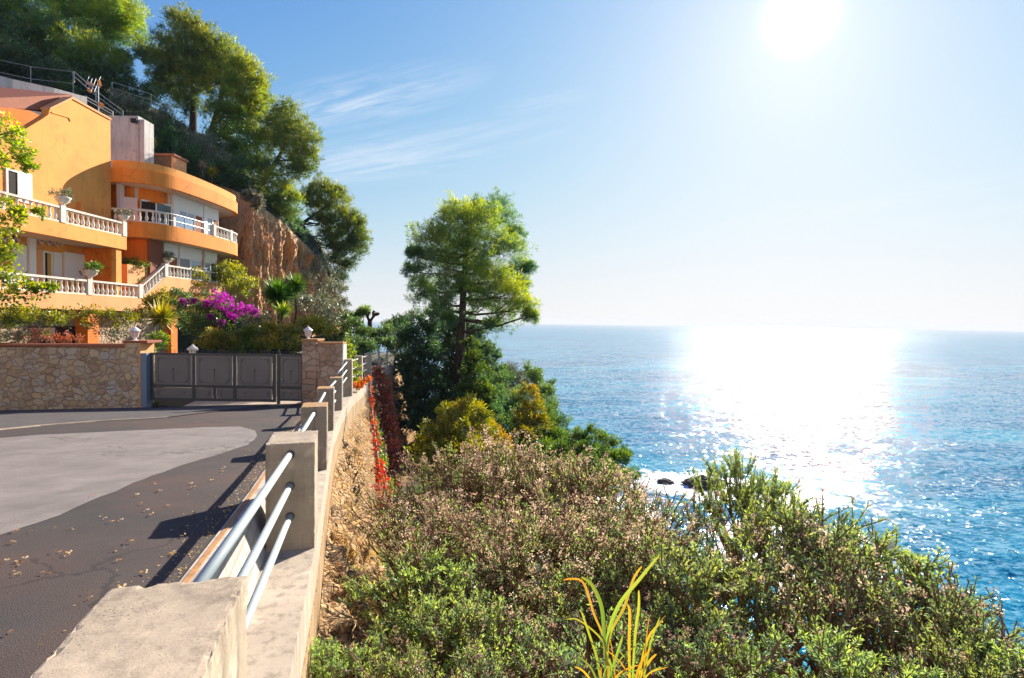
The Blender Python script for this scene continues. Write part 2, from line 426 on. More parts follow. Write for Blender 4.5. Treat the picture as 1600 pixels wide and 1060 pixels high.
hue = t.new('ShaderNodeSeparateColor', {0: vf.outputs['Color']}).outputs[1]; hue2 = t.new('ShaderNodeSeparateColor', {0: vs.outputs['Color']}).outputs[0]
b_ = t.ramp(t.math('ADD', t.math('MULTIPLY', hue, .6), t.math('MULTIPLY', hue2, .4)), [(0.1, (0.24, 0.12, 0.05)), (0.35, (0.42, 0.25, 0.11)), (0.6, (0.56, 0.37, 0.18)), (0.9, (0.62, 0.46, 0.28))])
b_ = t.mix(t.ramp(t.noise(0.9, 5, 0.6), [(0.42, (0, 0, 0)), (0.62, (.7, .7, .7))]), b_, (0.50, 0.25, 0.06))
b_ = t.mix(t.ramp(ve.outputs[0], [(0.0, (.8, .8, .8)), (0.10, (0, 0, 0))]), b_, (0.10, 0.055, 0.025))
h_ = t.math('ADD', t.math('ADD', t.math('MULTIPLY', t.math('MINIMUM', ve.outputs[0], .25), 2.2), t.math('MULTIPLY', hue, .8)), t.math('ADD', t.math('MULTIPLY', hue2, .35), t.math('MULTIPLY', t.noise(20, 5, .7), .5)))
M['rubble'] = t.principled(b_, .95, t.bump(h_, 1.0, .07))
M['soil'] = rock('dry_soil', [(0.04, 0.035, 0.015), (0.08, 0.07, 0.03), (0.12, 0.09, 0.045)], 2.0, (1, 1, 1), 0.06)
M['scrub_ground'] = rock('scrub_ground', [(0.015, 0.022, 0.009), (0.035, 0.042, 0.016), (0.07, 0.06, 0.03)], 1.0, (1, 1, 1), 0.15)
M['wall_streak'] = rock('streaked_wall_render', [(0.30, 0.18, 0.085), (0.46, 0.31, 0.16), (0.54, 0.39, 0.23)], 1.6, (2.0, 2.0, 0.3), 0.03)

def asphalt(name, c, stain):
    t = NT(name)
    big = t.noise(0.35, 6, 0.6); mid = t.noise(2.2, 6, 0.65); gr = t.noise(90, 3, 0.8)
    st = t.new('ShaderNodeTexVoronoi', {'Scale': 130.0}); t.l.new(t.geo.outputs['Position'], st.inputs['Vector'])
    base = t.mix(t.ramp(mid, [(0.3, (0, 0, 0)), (0.7, (1, 1, 1))]), tuple(x * 0.75 for x in c), tuple(x * 1.2 for x in c))
    if stain: base = t.mix(t.ramp(big, [(0.42, (0, 0, 0)), (0.62, (0.85, 0.85, 0.85))]), base, (0.085, 0.045, 0.032))
    base = t.mix(t.math('MULTIPLY', t.math('GREATER_THAN', gr, 0.60), 0.5), base, tuple(min(1, x * 2.2) for x in c))
    base = t.mix(t.math('MULTIPLY', t.math('LESS_THAN', st.outputs[0], 0.2), 0.5), base, tuple(x * 0.5 for x in c))
    cv = t.new('ShaderNodeVectorMath', {0: t.geo.outputs['Position'], 1: t.new('ShaderNodeVectorMath', {0: t.noise(1.2, 6, out=1), 1: (1.5, 1.5, 1.5)}, operation='MULTIPLY').outputs[0]}, operation='ADD').outputs[0]
    ck = t.new('ShaderNodeTexVoronoi', {'Scale': 0.33, 'Vector': cv}, feature='DISTANCE_TO_EDGE')
    base = t.mix(t.math('MULTIPLY', t.math('MULTIPLY', t.math('LESS_THAN', ck.outputs[0], 0.007), t.math('GREATER_THAN', t.noise(0.5, 3), 0.46)), 0.6), base, tuple(x * 0.3 for x in c))
    oil = t.noise(1.1, 7, 0.7, t.scaled((1.0, 0.45, 1)))
    base = t.mix(t.ramp(oil, [(0.52, (0, 0, 0)), (0.7, (.5, .5, .5))]), base, tuple(x * 0.5 for x in c))
    return t.principled(base, 0.82, t.bump(t.math('ADD', gr, t.math('MULTIPLY', st.outputs[0], 0.7)), 0.45, 0.006))
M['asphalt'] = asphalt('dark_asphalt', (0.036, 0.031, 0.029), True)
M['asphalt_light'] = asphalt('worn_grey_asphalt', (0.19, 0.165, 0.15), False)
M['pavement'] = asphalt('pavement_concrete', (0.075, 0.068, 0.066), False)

def leafmat(name, cols, trans=0.45, gloss=0.06, rough=0.45):
    """cols run over the 'tone' attribute set mostly per clump, higher towards the top of a crown"""
    t = NT(name)
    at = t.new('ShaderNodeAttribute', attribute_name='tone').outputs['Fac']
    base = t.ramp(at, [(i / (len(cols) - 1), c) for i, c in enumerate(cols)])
    hs = t.new('ShaderNodeHueSaturation', {'Color': base, 'Value': t.math('ADD', t.math('MULTIPLY', t.geo.outputs['Random Per Island'], 0.9), 1.0),
               'Hue': t.math('ADD', t.math('MULTIPLY', t.geo.outputs['Random Per Island'], -0.03), 0.515)}).outputs[0]
    oi = t.new('ShaderNodeObjectInfo').outputs['Random']
    hs = t.new('ShaderNodeHueSaturation', {'Color': hs, 'Value': t.math('ADD', t.math('MULTIPLY', oi, 0.5), 0.78), 'Hue': t.math('ADD', t.math('MULTIPLY', oi, 0.03), 0.485)}).outputs[0]
    d = t.new('ShaderNodeBsdfDiffuse', {'Color': hs}); tr = t.new('ShaderNodeBsdfTranslucent', {'Color': t.new('ShaderNodeHueSaturation', {'Color': hs, 'Value': 1.9, 'Saturation': 1.12, 'Hue': 0.492}).outputs[0]})
    m1 = t.new('ShaderNodeMixShader', {0: trans, 1: d.outputs[0], 2: tr.outputs[0]})
    g = t.new('ShaderNodeBsdfGlossy', {'Roughness': rough, 'Color': (0.9, 0.95, 0.9, 1)})
    m2 = t.new('ShaderNodeMixShader', {0: gloss, 1: m1.outputs[0], 2: g.outputs[0]})
    t.l.new(m2.outputs[0], t.out.inputs[0]); return t.m
M['pine'] = leafmat('pine_needles', [(0.026, 0.058, 0.024), (0.062, 0.105, 0.022), (0.125, 0.16, 0.022), (0.20, 0.21, 0.022)], 0.55)
M['pine_sea'] = leafmat('sea_pine_needles', [(0.040, 0.080, 0.050), (0.065, 0.115, 0.035), (0.12, 0.16, 0.025), (0.20, 0.21, 0.02)], 0.58)
M['broad_dark'] = leafmat('dark_evergreen_leaves', [(0.018, 0.042, 0.022), (0.040, 0.080, 0.026), (0.090, 0.140, 0.03)], 0.45)
M['bush_green'] = leafmat('bush_leaves', [(0.025, 0.055, 0.012), (0.06, 0.11, 0.015), (0.13, 0.16, 0.02)], 0.5)
M['yellow_green'] = leafmat('yellow_green_leaves', [(0.035, 0.055, 0.008), (0.11, 0.12, 0.01), (0.19, 0.18, 0.018), (0.30, 0.20, 0.02)], 0.5)
M['vine_leaf'] = leafmat('fresh_vine_leaves', [(0.04, 0.08, 0.012), (0.12, 0.17, 0.018), (0.26, 0.28, 0.03)], 0.5)
M['olive_grey'] = leafmat('silver_leaves', [(0.05, 0.06, 0.035), (0.10, 0.11, 0.06), (0.16, 0.15, 0.09)], 0.3, 0.1)
M['shrub_leaf'] = leafmat('narrow_shrub_leaves', [(0.026, 0.048, 0.026), (0.080, 0.125, 0.050), (0.14, 0.20, 0.065), (0.21, 0.27, 0.065)], 0.46, 0.06, 0.5)
M['dry_head'] = leafmat('dry_flower_heads', [(0.15, 0.10, 0.065), (0.28, 0.195, 0.135), (0.44, 0.35, 0.25)], 0.35, 0.02)
M['purple'] = leafmat('bougainvillea_bracts', [(0.13, 0.02, 0.10), (0.27, 0.03, 0.24), (0.36, 0.07, 0.30)], 0.3, 0.02)
M['red_leaf'] = leafmat('red_creeper_leaves', [(0.16, 0.035, 0.008), (0.40, 0.085, 0.010), (0.48, 0.20, 0.015)], 0.35, 0.03)
M['crimson_leaf'] = leafmat('crimson_creeper_leaves', [(0.10, 0.06, 0.03), (0.20, 0.065, 0.04), (0.32, 0.09, 0.05)], 0.35, 0.03)
M['dry_leaf'] = leafmat('dry_leaf', [(0.26, 0.16, 0.07), (0.40, 0.29, 0.17)], 0.3, 0.03)
M['reed'] = leafmat('reed_blades', [(0.07, 0.15, 0.03), (0.22, 0.22, 0.03), (0.36, 0.19, 0.025)], 0.35, 0.08)
M['yucca'] = leafmat('yucca_blades', [(0.03, 0.085, 0.015), (0.10, 0.17, 0.02), (0.34, 0.33, 0.03)], 0.4, 0.08)
M['bark'] = rock('pine_bark', [(0.035, 0.022, 0.015), (0.085, 0.055, 0.04), (0.14, 0.095, 0.07)], 5, (1, 1, 0.3), 0.03)
M['twig'] = flat('brown_twig', (0.22, 0.11, 0.06), 0.85, 0, 0.3, 12)

# ------------------------------------------------------------------ foliage tools (numpy)
def leaf_mesh(name, Pn, D, L, W, tone, seed=0, mid=0.5, bend=0.12):
    r = np.random.default_rng(seed); n = len(Pn)
    D = D / np.maximum(np.linalg.norm(D, axis=1, keepdims=True), 1e-6)
    R = r.normal(size=(n, 3)); S = np.cross(D, R); S /= np.maximum(np.linalg.norm(S, axis=1, keepdims=True), 1e-6)
    N = np.cross(S, D)
    L = np.broadcast_to(L, (n,))[:, None]; W = np.broadcast_to(W, (n,))[:, None]
    V = np.empty((n, 4, 3), dtype=np.float32)
    V[:, 0] = Pn; c = Pn + D * L * mid + N * L * bend
    V[:, 1] = c + S * W / 2; V[:, 2] = Pn + D * L; V[:, 3] = c - S * W / 2
    me = bpy.data.meshes.new(name)
    me.vertices.add(4 * n); me.vertices.foreach_set('co', V.ravel())
    me.loops.add(4 * n); me.loops.foreach_set('vertex_index', np.arange(4 * n, dtype=np.int32))
    me.polygons.add(n); me.polygons.foreach_set('loop_start', np.arange(0, 4 * n, 4, dtype=np.int32)); me.polygons.foreach_set('loop_total', np.full(n, 4, dtype=np.int32))
    a = me.attributes.new('tone', 'FLOAT', 'POINT')
    a.data.foreach_set('value', np.repeat(np.clip(np.broadcast_to(tone, (n,)), 0, 1).astype(np.float32), 4))
    me.update(calc_edges=True)
    return me
def rand_dirs(r, n):
    d = r.normal(size=(n, 3)); return d / np.linalg.norm(d, axis=1, keepdims=True)
def puff_leaves(blobs, leaf, cov=1.6, sub=0.36, up=0.35, seed=0, aspect=0.25, tone0=0.35, tonev=0.5, hollow=0.55, tuft=1, reach=1.18, spray=0.35):
    """leaves spread over sub-clumps that cover each blob; blobs = [(centre, radius or (rx,ry,rz), tone shift)]"""
    r = np.random.default_rng(seed); PP, DD, TT, LL = [], [], [], []
    for b in blobs:
        c = np.array(b[0], dtype=float); rad = np.array(b[1] if hasattr(b[1], '__len__') else (b[1],) * 3, dtype=float)
        ts = b[2] if len(b) > 2 else 0.0
        R = rad.mean(); sr = R * sub
        m = max(5, int(3.0 / (sub * sub)))
        k = max(12, int(cov * 4 * math.pi * R * R / (leaf * leaf * aspect * 0.5) / m / tuft))
        sd = rand_dirs(r, m); sd[:, 2] = np.abs(sd[:, 2]) * np.where(r.random(m) < 0.78, 1, -1)
        srr = r.uniform(hollow, reach, m)[:, None]; ssz = r.uniform(0.5, 1.25, m)
        sc = c + sd * rad * srr
        for i in range(m):
            q = rand_dirs(r, k); rr = sr * ssz[i] * r.random(k)[:, None] ** 0.5
            ax = sd[i] + np.array([0, 0, .35]) + r.normal(size=3) * .35
            pos = sc[i] + q * rr * np.array([1.0, 1.0, 0.75]) + ax * (r.uniform(-.8, 1.6, (k, 1)) * sr * spray * 1.6)
            d = q * 0.9 + sd[i] * 0.6 + np.array([0, 0, up]) + r.normal(size=(k, 3)) * 0.35
            tn = tone0 + ts + (sd[i][2] * 0.22) + r.normal() * 0.5 * tonev * 0.6 + q[:, 2] * 0.12  # tone also rises with height in each blob and clump
            if tuft > 1:
                pos = np.repeat(pos, tuft, 0); d = np.repeat(d, tuft, 0); d = d / np.linalg.norm(d, axis=1, keepdims=True) + r.normal(size=d.shape) * 0.35; tn = np.repeat(tn, tuft)
            PP.append(pos); DD.append(d); TT.append(tn); LL.append(leaf * r.uniform(0.6, 1.25, len(pos)))
    return np.concatenate(PP), np.concatenate(DD), np.concatenate(LL), np.concatenate(TT)
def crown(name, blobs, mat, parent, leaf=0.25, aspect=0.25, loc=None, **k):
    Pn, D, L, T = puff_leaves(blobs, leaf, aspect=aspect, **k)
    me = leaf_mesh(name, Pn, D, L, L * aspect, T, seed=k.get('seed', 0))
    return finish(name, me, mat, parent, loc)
def limb(a, b, sag=0.0, n=5, jit=0.0, r=None):
    a, b = Vector(a), Vector(b); out = []
    for i in range(n):
        t = i / (n - 1); p = a.lerp(b, t); p.z -= sag * math.sin(math.pi * t) * (b - a).length
        if 0 < i < n - 1 and jit: p += Vector((rnd.gauss(0, 1), rnd.gauss(0, 1), rnd.gauss(0, 1))) * jit
        out.append(p)
    return out

tree_seed = [10]
def pine(name, label, cat, trunk, rad, blobs, mat, leaf=0.34, group=None, cov=1.6, depth=1.0, sub=0.23, bark='bark', aspect=0.11, tuft=3, limbs=True, tone0=0.42, up=0.35, hollow=0.3):
    """trunk = [(px,py,Y)...] from the ground up; blobs = [(px,py,radius px,Y[,tone])]"""
    tree_seed[0] += 1; r = random.Random(tree_seed[0])
    tp = [P(*q) for q in trunk]
    root = empty(name, tp[0], label, cat, group)
    bl = []
    for b in blobs:
        Y = b[3]; c = P(b[0], b[1], Y); R = PXR(b[2], Y)
        bl.append((c, (R, R * depth, R * 0.92), b[4] if len(b) > 4 else 0.0))
    mb = MB()
    n = len(tp)
    mb.tube(tp, [rad * (1 - 0.62 * i / max(1, n - 1)) * (1.25 if i == 0 else 1) for i in range(n)], 9)
    tr = mb.build('trunk', M[bark], root, smooth=True)
    if limbs:
        mb = MB()
        for c, R, _ in bl:
            cz = Vector(c)
            # leave the trunk at the nearest point below the clump
            best = None
            for i in range(n - 1):
                for k in range(5):
                    q = tp[i].lerp(tp[i + 1], k / 4)
                    d = (q - cz).length + max(0, q.z - cz.z) * 3
                    if best is None or d < best[0]: best = (d, q, (i + k / 4) / (n - 1))
            q = best[1]; rr = rad * (0.42 - 0.25 * best[2])
            ln = limb(q, cz, 0.06, 5, (cz - q).length * 0.035)
            mb.tube(ln, [rr, rr * .8, rr * .6, rr * .42, rr * .2], 6)
            for k in range(4):
                s = ln[2].lerp(ln[4], r.random()); e = cz + Vector((r.gauss(0, .55) * R[0], r.gauss(0, .55) * R[1], r.gauss(0.1, .5) * R[2]))
                mb.tube(limb(s, e, 0.03, 4, .05), [rr * .34, rr * .26, rr * .17, rr * .06], 5)
        mb.build('limbs', M[bark], root, smooth=True)
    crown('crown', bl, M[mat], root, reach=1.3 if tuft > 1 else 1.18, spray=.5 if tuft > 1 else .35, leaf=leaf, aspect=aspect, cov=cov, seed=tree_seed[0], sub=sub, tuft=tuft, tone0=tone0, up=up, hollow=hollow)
    return root
def bush(name, label, cat, blobs, mat, leaf=0.16, group=None, cov=1.5, aspect=0.45, depth=1.0, base=None, sub=0.4, tone0=0.4, up=0.2, stems=True, hollow=0.5, flat_z=0.9, tonev=0.5):
    tree_seed[0] += 1; r = random.Random(tree_seed[0])
    bl = []
    for b in blobs:
        Y = b[3]; R = PXR(b[2], Y)
        bl.append((P(b[0], b[1], Y), (R, R * depth, R * flat_z), b[4] if len(b) > 4 else 0.0))
    c = sum((Vector(b[0]) for b in bl), Vector()) / len(bl)
    zb = min(b[0].z - b[1][2] for b in bl) - 0.3 if base is None else base
    root = empty(name, (c.x, c.y, zb), label, cat, group)
    if stems:
        mb = MB()
        for b in bl:
            for k in range(3):
                e = Vector(b[0]) + Vector((r.gauss(0, .4) * b[1][0], r.gauss(0, .4) * b[1][1], r.gauss(0, .3) * b[1][2]))
                s0 = Vector((c.x + r.gauss(0, .15), c.y + r.gauss(0, .15), zb))
                mb.tube(limb(s0, e, 0.05, 4, .06), [.06, .045, .03, .012], 5)
        mb.build('stems', M['twig'], root, smooth=True)
    crown('foliage', bl, M[mat], root, leaf=leaf, aspect=aspect, cov=cov, seed=tree_seed[0], sub=sub, tone0=tone0, up=up, hollow=hollow, tonev=tonev)
    return root

# ------------------------------------------------------------------ plan of the retaining wall (outer edge)
WY = [-3.0, 1.0, 5.0, 8.4, 12.4, 16.4, 20.4, 24.1, 27.9, 33.0, 37.0, 40.0, 46.0, 60.0, 80.0]
WX = [0.55, -0.66, -1.80, -2.85, -4.06, -5.12, -5.99, -6.64, -7.22, -8.1, -8.5, -8.62, -9.5, -12.0, -16.0]
LZY = [-3.0, 5.0, 8.4, 12.4, 16.4, 20.4, 24.1, 27.9, 40.0, 46.0, 80.0]
LZ = [-1.85, -2.10, -2.33, -2.53, -2.73, -2.85, -2.99, -3.06, -3.3, -3.4, -4.0]
def wx(y): return float(np.interp(y, WY, WX))
def lz(y): return float(np.interp(y, LZY, LZ))
def wnorm(y):
    d = Vector((wx(y + .3) - wx(y - .3), 0.6)).normalized(); return Vector((d.y, -d.x)), d     # outward, along
def road_z(x, y):
    z = -1.65 - 0.094 * (min(y, 21) - 4.2)
    z -= 0.036 * max(0.0, -7.6 - x) * min(1.0, max(0, y) / 20.0)
    return z
def onroad(px, py):
    z = -2.4
    for _ in range(30):
        p = onZ(px, py, z); z = 0.5 * z + 0.5 * road_z(p.x, p.y)
    p = onZ(px, py, z); return Vector((p.x, p.y, road_z(p.x, p.y)))
def edge_off(y): return 0.66 + 0.02 * max(0, y - 3)      # road edge, inwards from the wall's outer edge
def sheet(name, poly, zf, lift, mat, step=0.5, kind='structure'):
    """a thin laid surface: plan polygon triangulated finely and dropped onto zf"""
    import bmesh
    bm = bmesh.new(); vs = [bm.verts.new((p[0], p[1], 0)) for p in poly]; bm.faces.new(vs)
    xs = [p[0] for p in poly]; ys = [p[1] for p in poly]
    for ax, lo, hi in ((0, min(xs), max(xs)), (1, min(ys), max(ys))):
        k = lo + step
        while k < hi:
            no = (1, 0, 0) if ax == 0 else (0, 1, 0); co = (k, 0, 0) if ax == 0 else (0, k, 0)
            bmesh.ops.bisect_plane(bm, geom=bm.verts[:] + bm.edges[:] + bm.faces[:], plane_co=co, plane_no=no)
            k += step * (1 if k < 30 else 3)
    bmesh.ops.triangulate(bm, faces=bm.faces)
    for v in bm.verts: v.co.z = zf(v.co.x, v.co.y) + lift
    bmesh.ops.recalc_face_normals(bm, faces=bm.faces)
    me = bpy.data.meshes.new(name); bm.to_mesh(me); bm.free()
    if me.polygons[0].normal.z < 0: me.flip_normals()
    o = finish(name, me, mat); o['kind'] = kind; return o

# ------------------------------------------------------------------ sea
t = NT('sea_water')
pos = t.geo.outputs['Position']
nA = t.noise(0.085, 5, 0.6, t.scaled((1, 1.9, 1), (0, 0, 0.25)), 0.3, out=1)
nB = t.noise(0.62, 3, 0.6, t.scaled((1, 1.7, 1), (0, 0, 0.15)), 0.3, out=1)
nC = t.noise(3.2, 3, 0.6, out=1)
def vm(op, a, b):
    n = t.new('ShaderNodeVectorMath', operation=op)
    for i, x in enumerate((a, b)):
        if isinstance(x, bpy.types.NodeSocket): t.l.new(x, n.inputs[i])
        else: n.inputs[i].default_value = x
    return n.outputs[0]
def cent(x, k): return vm('MULTIPLY', vm('SUBTRACT', x, (0.5, 0.5, 0.5)), (k, k, 0))
dist = t.new('ShaderNodeVectorMath', {0: pos}, operation='LENGTH').outputs['Value']
far = t.new('ShaderNodeMapRange', {'Value': dist, 1: 80.0, 2: 2200.0, 3: 0.0, 4: 1.0}, interpolation_type='SMOOTHERSTEP').outputs[0]
far = t.math('POWER', far, 0.45)   # waves finer than a pixel become roughness
sl = vm('ADD', vm('ADD', cent(nA, 0.5), cent(nB, 1.25)), cent(nC, 0.85))
patch0 = t.noise(0.02, 4, 0.6, t.scaled((1, 2.6, 1), (0, 0, 0.2)))
pk = t.math('ADD', 0.4, t.math('MULTIPLY', patch0, 1.2)); gust = t.math('POWER', t.math('MULTIPLY', t.noise(0.3, 3, 0.7, t.scaled((1, 1.6, 1))), 2.0), 2.4); pk = t.math('MULTIPLY', pk, t.math('ADD', 0.45, t.math('MULTIPLY', gust, 0.75))); sl = vm('MULTIPLY', sl, t.new('ShaderNodeCombineXYZ', {0: pk, 1: pk, 2: 0.0}).outputs[0])
fk = t.math('SUBTRACT', 1.0, t.math('MULTIPLY', far, 0.2)); sl = vm('MULTIPLY', sl, t.new('ShaderNodeCombineXYZ', {0: fk, 1: fk, 2: 0.0}).outputs[0])
nrm = t.new('ShaderNodeVectorMath', {0: vm('ADD', sl, (0, 0, 1))}, operation='NORMALIZE').outputs[0]
patch = t.noise(0.012, 4, 0.6, t.scaled((1, 2.4, 1), (0, 0, 0.2)))
wcol = t.ramp(patch, [(0.3, (0.002, 0.12, 0.25)), (0.5, (0.003, 0.20, 0.34)), (0.7, (0.006, 0.30, 0.42))])
# foam: a lace of white water round the rocks and along the shore
rp = P(1100, 722, 118)
def foam_at(c, r, sx=1.0):
    d = t.new('ShaderNodeVectorMath', {0: vm('MULTIPLY', vm('SUBTRACT', pos, (c[0], c[1], 0)), (1 / sx, 1, 0))}, operation='LENGTH').outputs['Value']
    return t.math('SUBTRACT', 1.0, t.math('DIVIDE', d, r), clamp=True)
fm = foam_at((rp.x - 3, rp.y), 19, 1.4)
for c, r_, s_ in (((rp.x + 14, rp.y - 8), 12, 1.6), ((rp.x - 24, rp.y - 16), 16, 1.2), ((rp.x + 2, rp.y - 34), 20, 1.2)):
    fm = t.math('MAXIMUM', fm, foam_at(c, r_, s_))
lace = t.noise(0.22, 8, 0.72, dist=0.8)
foam = t.ramp(t.math('ADD', t.math('MULTIPLY', fm, 0.55), t.math('MULTIPLY', lace, 0.9)), [(0.66, (0, 0, 0)), (0.80, (1, 1, 1))])
foam = t.math('MULTIPLY', foam, t.ramp(fm, [(0.02, (0, 0, 0)), (0.2, (1, 1, 1))]))
wcol = t.mix(foam, wcol, (0.80, 0.84, 0.86))
M['sea'] = t.principled(wcol, t.math('ADD', t.math('ADD', 0.045, t.math('MULTIPLY', far, 0.13)), t.math('MULTIPLY', foam, 0.6)), nrm, IOR=1.33, Specular_IOR_Level=0.15)
SEA_Z = -35.0
mb = MB(); mb.v = [(-60000, -500, SEA_Z), (60000, -500, SEA_Z), (60000, 80000, SEA_Z), (-60000, 80000, SEA_Z)]; mb.f = [[0, 1, 2, 3]]
mb.build('sea', M['sea'])['kind'] = 'structure'

# ------------------------------------------------------------------ land
def smooth(x): x = max(0.0, min(1.0, x)); return x * x * (3 - 2 * x)
def fbm(x, y, z, o=4): return mnoise.fractal(Vector((x, y, z)), 0.9, 2.1, o)
def gprof(d, y):
    k = smooth((y - 10) / 10.0)
    steep = 2.6 * (1 - k) + 5.4 * k
    out = 0.95 + (steep - 0.95) * smooth(d / 1.15)
    s1 = 0.22 * (1 - k) + 0.36 * k; lim = 9.0 * (1 - k) + 14.0 * k
    out += s1 * max(0, min(d, lim) - 1.0) + 1.25 * max(0, d - lim)
    out += 0.9 * max(0, y - 66)
    return out
def hill_z(d, y):
    z = lz(y) - gprof(d, y)
    if d > 1.2: z += 0.35 * fbm(d * .35, y * .35, 3.1) * min(1, (d - 1.2))
    return max(z, -38.0)
def grid_mesh(name, rows, mat, kind='structure', smooth_=True):
    nr, nc = len(rows), len(rows[0]); V = [p for r in rows for p in r]
    F = [[i * nc + j, i * nc + j + 1, (i + 1) * nc + j + 1, (i + 1) * nc + j] for i in range(nr - 1) for j in range(nc - 1)]
    me = bpy.data.meshes.new(name); me.from_pydata([tuple(v) for v in V], [], F); me.update()
    o = finish(name, me, mat, smooth=smooth_)
    if kind: o['kind'] = kind
    return o
rows = []
y = -1.5
while y < 46:
    row = []
    nv, al = wnorm(y)
    for i in range(64):
        d = 0.02 + 1.75 * (i / 63.0) ** 0.9
        x = wx(y) + d; z = hill_z(d, y)
        n = fbm(x * 1.3, y * 1.3, z * 1.3, 5) * 0.16 + (0.5 - abs(mnoise.noise(Vector((x * 3.1, y * 3.1, z * 3.1))))) * 0.12
        vor = mnoise.voronoi(Vector((x * 3.6, y * 3.6, z * 3.6)))[0][0]
        n = n * 1.3 + (0.30 - vor) * 0.30
        amp = smooth(d / 0.2)
        row.append((x + n * amp * 0.9, y, z + n * amp * 0.5 + 0.03))
    rows.append(row)
    y += 0.07 if y < 10 else (0.16 if y < 20 else 0.4)
grid_mesh('rubble_bank', rows, M['rubble'])
rows = []
for y in list(np.arange(-8, 20, 0.7)) + list(np.arange(20, 70, 1.5)) + list(np.arange(70, 135, 4)):
    rows.append([(wx(y) + d, y, hill_z(d, y)) for d in list(np.arange(1.55, 18, 0.6)) + list(np.arange(18, 60, 3))])
grid_mesh('hillside', rows, M['scrub_ground'])
rows = []
for j in range(26):
    row = []
    for i in range(60):
        x = -60 + i * 1.9; h = j * 0.9
        row.append((x, -11.5 - j * .62 + 0.7 * fbm(x * .25, h * .25, 5) - .004 * (x + 8) ** 2 * -1 * 0, -2.0 + h * 1.0 + 0.5 * fbm(x * .4, h * .4, 7)))
    rows.append(row)
M['bounce_rock'] = rock('grey_bounce_rock', [(0.34, 0.32, 0.28), (0.46, 0.44, 0.39), (0.56, 0.54, 0.48)], 1, (1, 1, 1), .1)
grid_mesh('bounce_slope', rows, M['bounce_rock'])  # unseen slope behind the camera, added to bounce sunlight into the shaded fronts
# level ground inside the wall, behind the gate
rows = []
for y in list(np.arange(20.45, 60, 2)) + list(np.arange(60, 130, 6)):
    zz_ = -3.32 - 0.012 * (y - 20) - 0.9 * max(0, y - 66)
    rows.append([(x, y, max(-38, zz_ + 0.15 * fbm(x * .2, y * .2, 0))) for x in list(np.linspace(-70, -14, 20)) + list(np.linspace(-12, wx(y) - 0.35, 12))])
grid_mesh('ground', rows, M['soil'])

# road, its lighter worn patch, the pavement along the stone wall
poly = [(wx(y) - edge_off(y), y) for y in (-3, 0, 2, 4, 6, 8.4, 10, 12.4, 14, 16.4, 18, 19.5, 20.9)]
poly = [(2.4, -12)] + poly
poly += [(-9, 20.95), (-15, 20.95), (-45, 20.95), (-45, -12)]
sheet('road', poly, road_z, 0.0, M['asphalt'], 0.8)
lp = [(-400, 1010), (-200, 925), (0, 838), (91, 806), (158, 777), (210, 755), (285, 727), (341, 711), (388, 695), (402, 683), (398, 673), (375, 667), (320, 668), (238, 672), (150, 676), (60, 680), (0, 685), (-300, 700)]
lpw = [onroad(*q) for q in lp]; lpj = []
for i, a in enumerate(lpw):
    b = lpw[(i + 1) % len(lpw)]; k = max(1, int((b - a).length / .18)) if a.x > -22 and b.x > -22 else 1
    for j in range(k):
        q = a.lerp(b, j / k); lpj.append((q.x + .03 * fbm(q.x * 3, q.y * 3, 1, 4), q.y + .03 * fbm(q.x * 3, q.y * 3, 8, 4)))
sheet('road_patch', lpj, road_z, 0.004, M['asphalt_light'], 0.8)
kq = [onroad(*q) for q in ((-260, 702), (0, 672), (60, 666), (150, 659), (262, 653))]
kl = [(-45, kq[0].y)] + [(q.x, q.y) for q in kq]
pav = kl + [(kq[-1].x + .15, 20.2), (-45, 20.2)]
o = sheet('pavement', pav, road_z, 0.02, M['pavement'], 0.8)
mb = MB()
mb.ribbon(kl, [road_z(*q) - 0.1 for q in kl], [road_z(*q) + 0.026 for q in kl], -0.06)
tag(mb.build('kerb', M['concrete']), kind='structure')
mb = MB()
xs = list(np.linspace(-13.2, -7.4, 10))
mb.v = []
for x in xs: mb.v += [(x, 20.5, road_z(x, 20.5) + 0.02), (x, 23.2, road_z(x, 20.5) + 0.06)]
mb.f = [[2 * i, 2 * i + 2, 2 * i + 3, 2 * i + 1] for i in range(len(xs) - 1)]
tag(mb.build('driveway', M['concrete_white']), kind='structure')

# the kerb between road and railing: a low pale block wall whose face looks towards the sea, with an ochre line on top
ky = [-2.5, 0, 1.5, 3, 4.2, 5.5, 7, 8.4, 10, 12.4, 14.5, 16.4, 17.6]
line = [(wx(y) - edge_off(y) + 0.16, y) for y in ky]
t = NT('pale_block_kerb')
br = t.new('ShaderNodeTexBrick', {'Scale': 1.0, 'Mortar Size': 0.012, 'Brick Width': 0.22, 'Row Height': 0.11, 'Color1': (0.60, 0.55, 0.48, 1), 'Color2': (0.52, 0.47, 0.41, 1), 'Mortar': (0.30, 0.26, 0.22, 1)})
sx = t.new('ShaderNodeSeparateXYZ', {0: t.geo.outputs['Position']})
cb = t.new('ShaderNodeCombineXYZ', {0: sx.outputs[1], 1: sx.outputs[2]}); t.l.new(cb.outputs[0], br.inputs['Vector'])
M['kerb_block'] = t.principled(t.mix(t.noise(8, 5), br.outputs[0], (0.34, 0.29, 0.24)), 0.85, t.bump(t.noise(40, 4), 0.4, 0.006))
kroot = empty('block_kerb', (line[0][0], line[0][1], -2.0), 'low pale block kerb running between the dark road edge and the concrete railing', 'kerb')
mb = MB()
for i, y in enumerate(ky):
    x = line[i][0]; zt0 = max(road_z(x, y), lz(y)) + .015
    mb.v += [(x + .13, y, lz(y) - .05), (x - .02, y, zt0), (x - .15, y, zt0), (x - .15, y, lz(y) - .3)]
    if i: mb.f += [[4 * i - 4 + k, 4 * i - 4 + (k + 1) % 4, 4 * i + (k + 1) % 4, 4 * i + k] for k in range(4)]
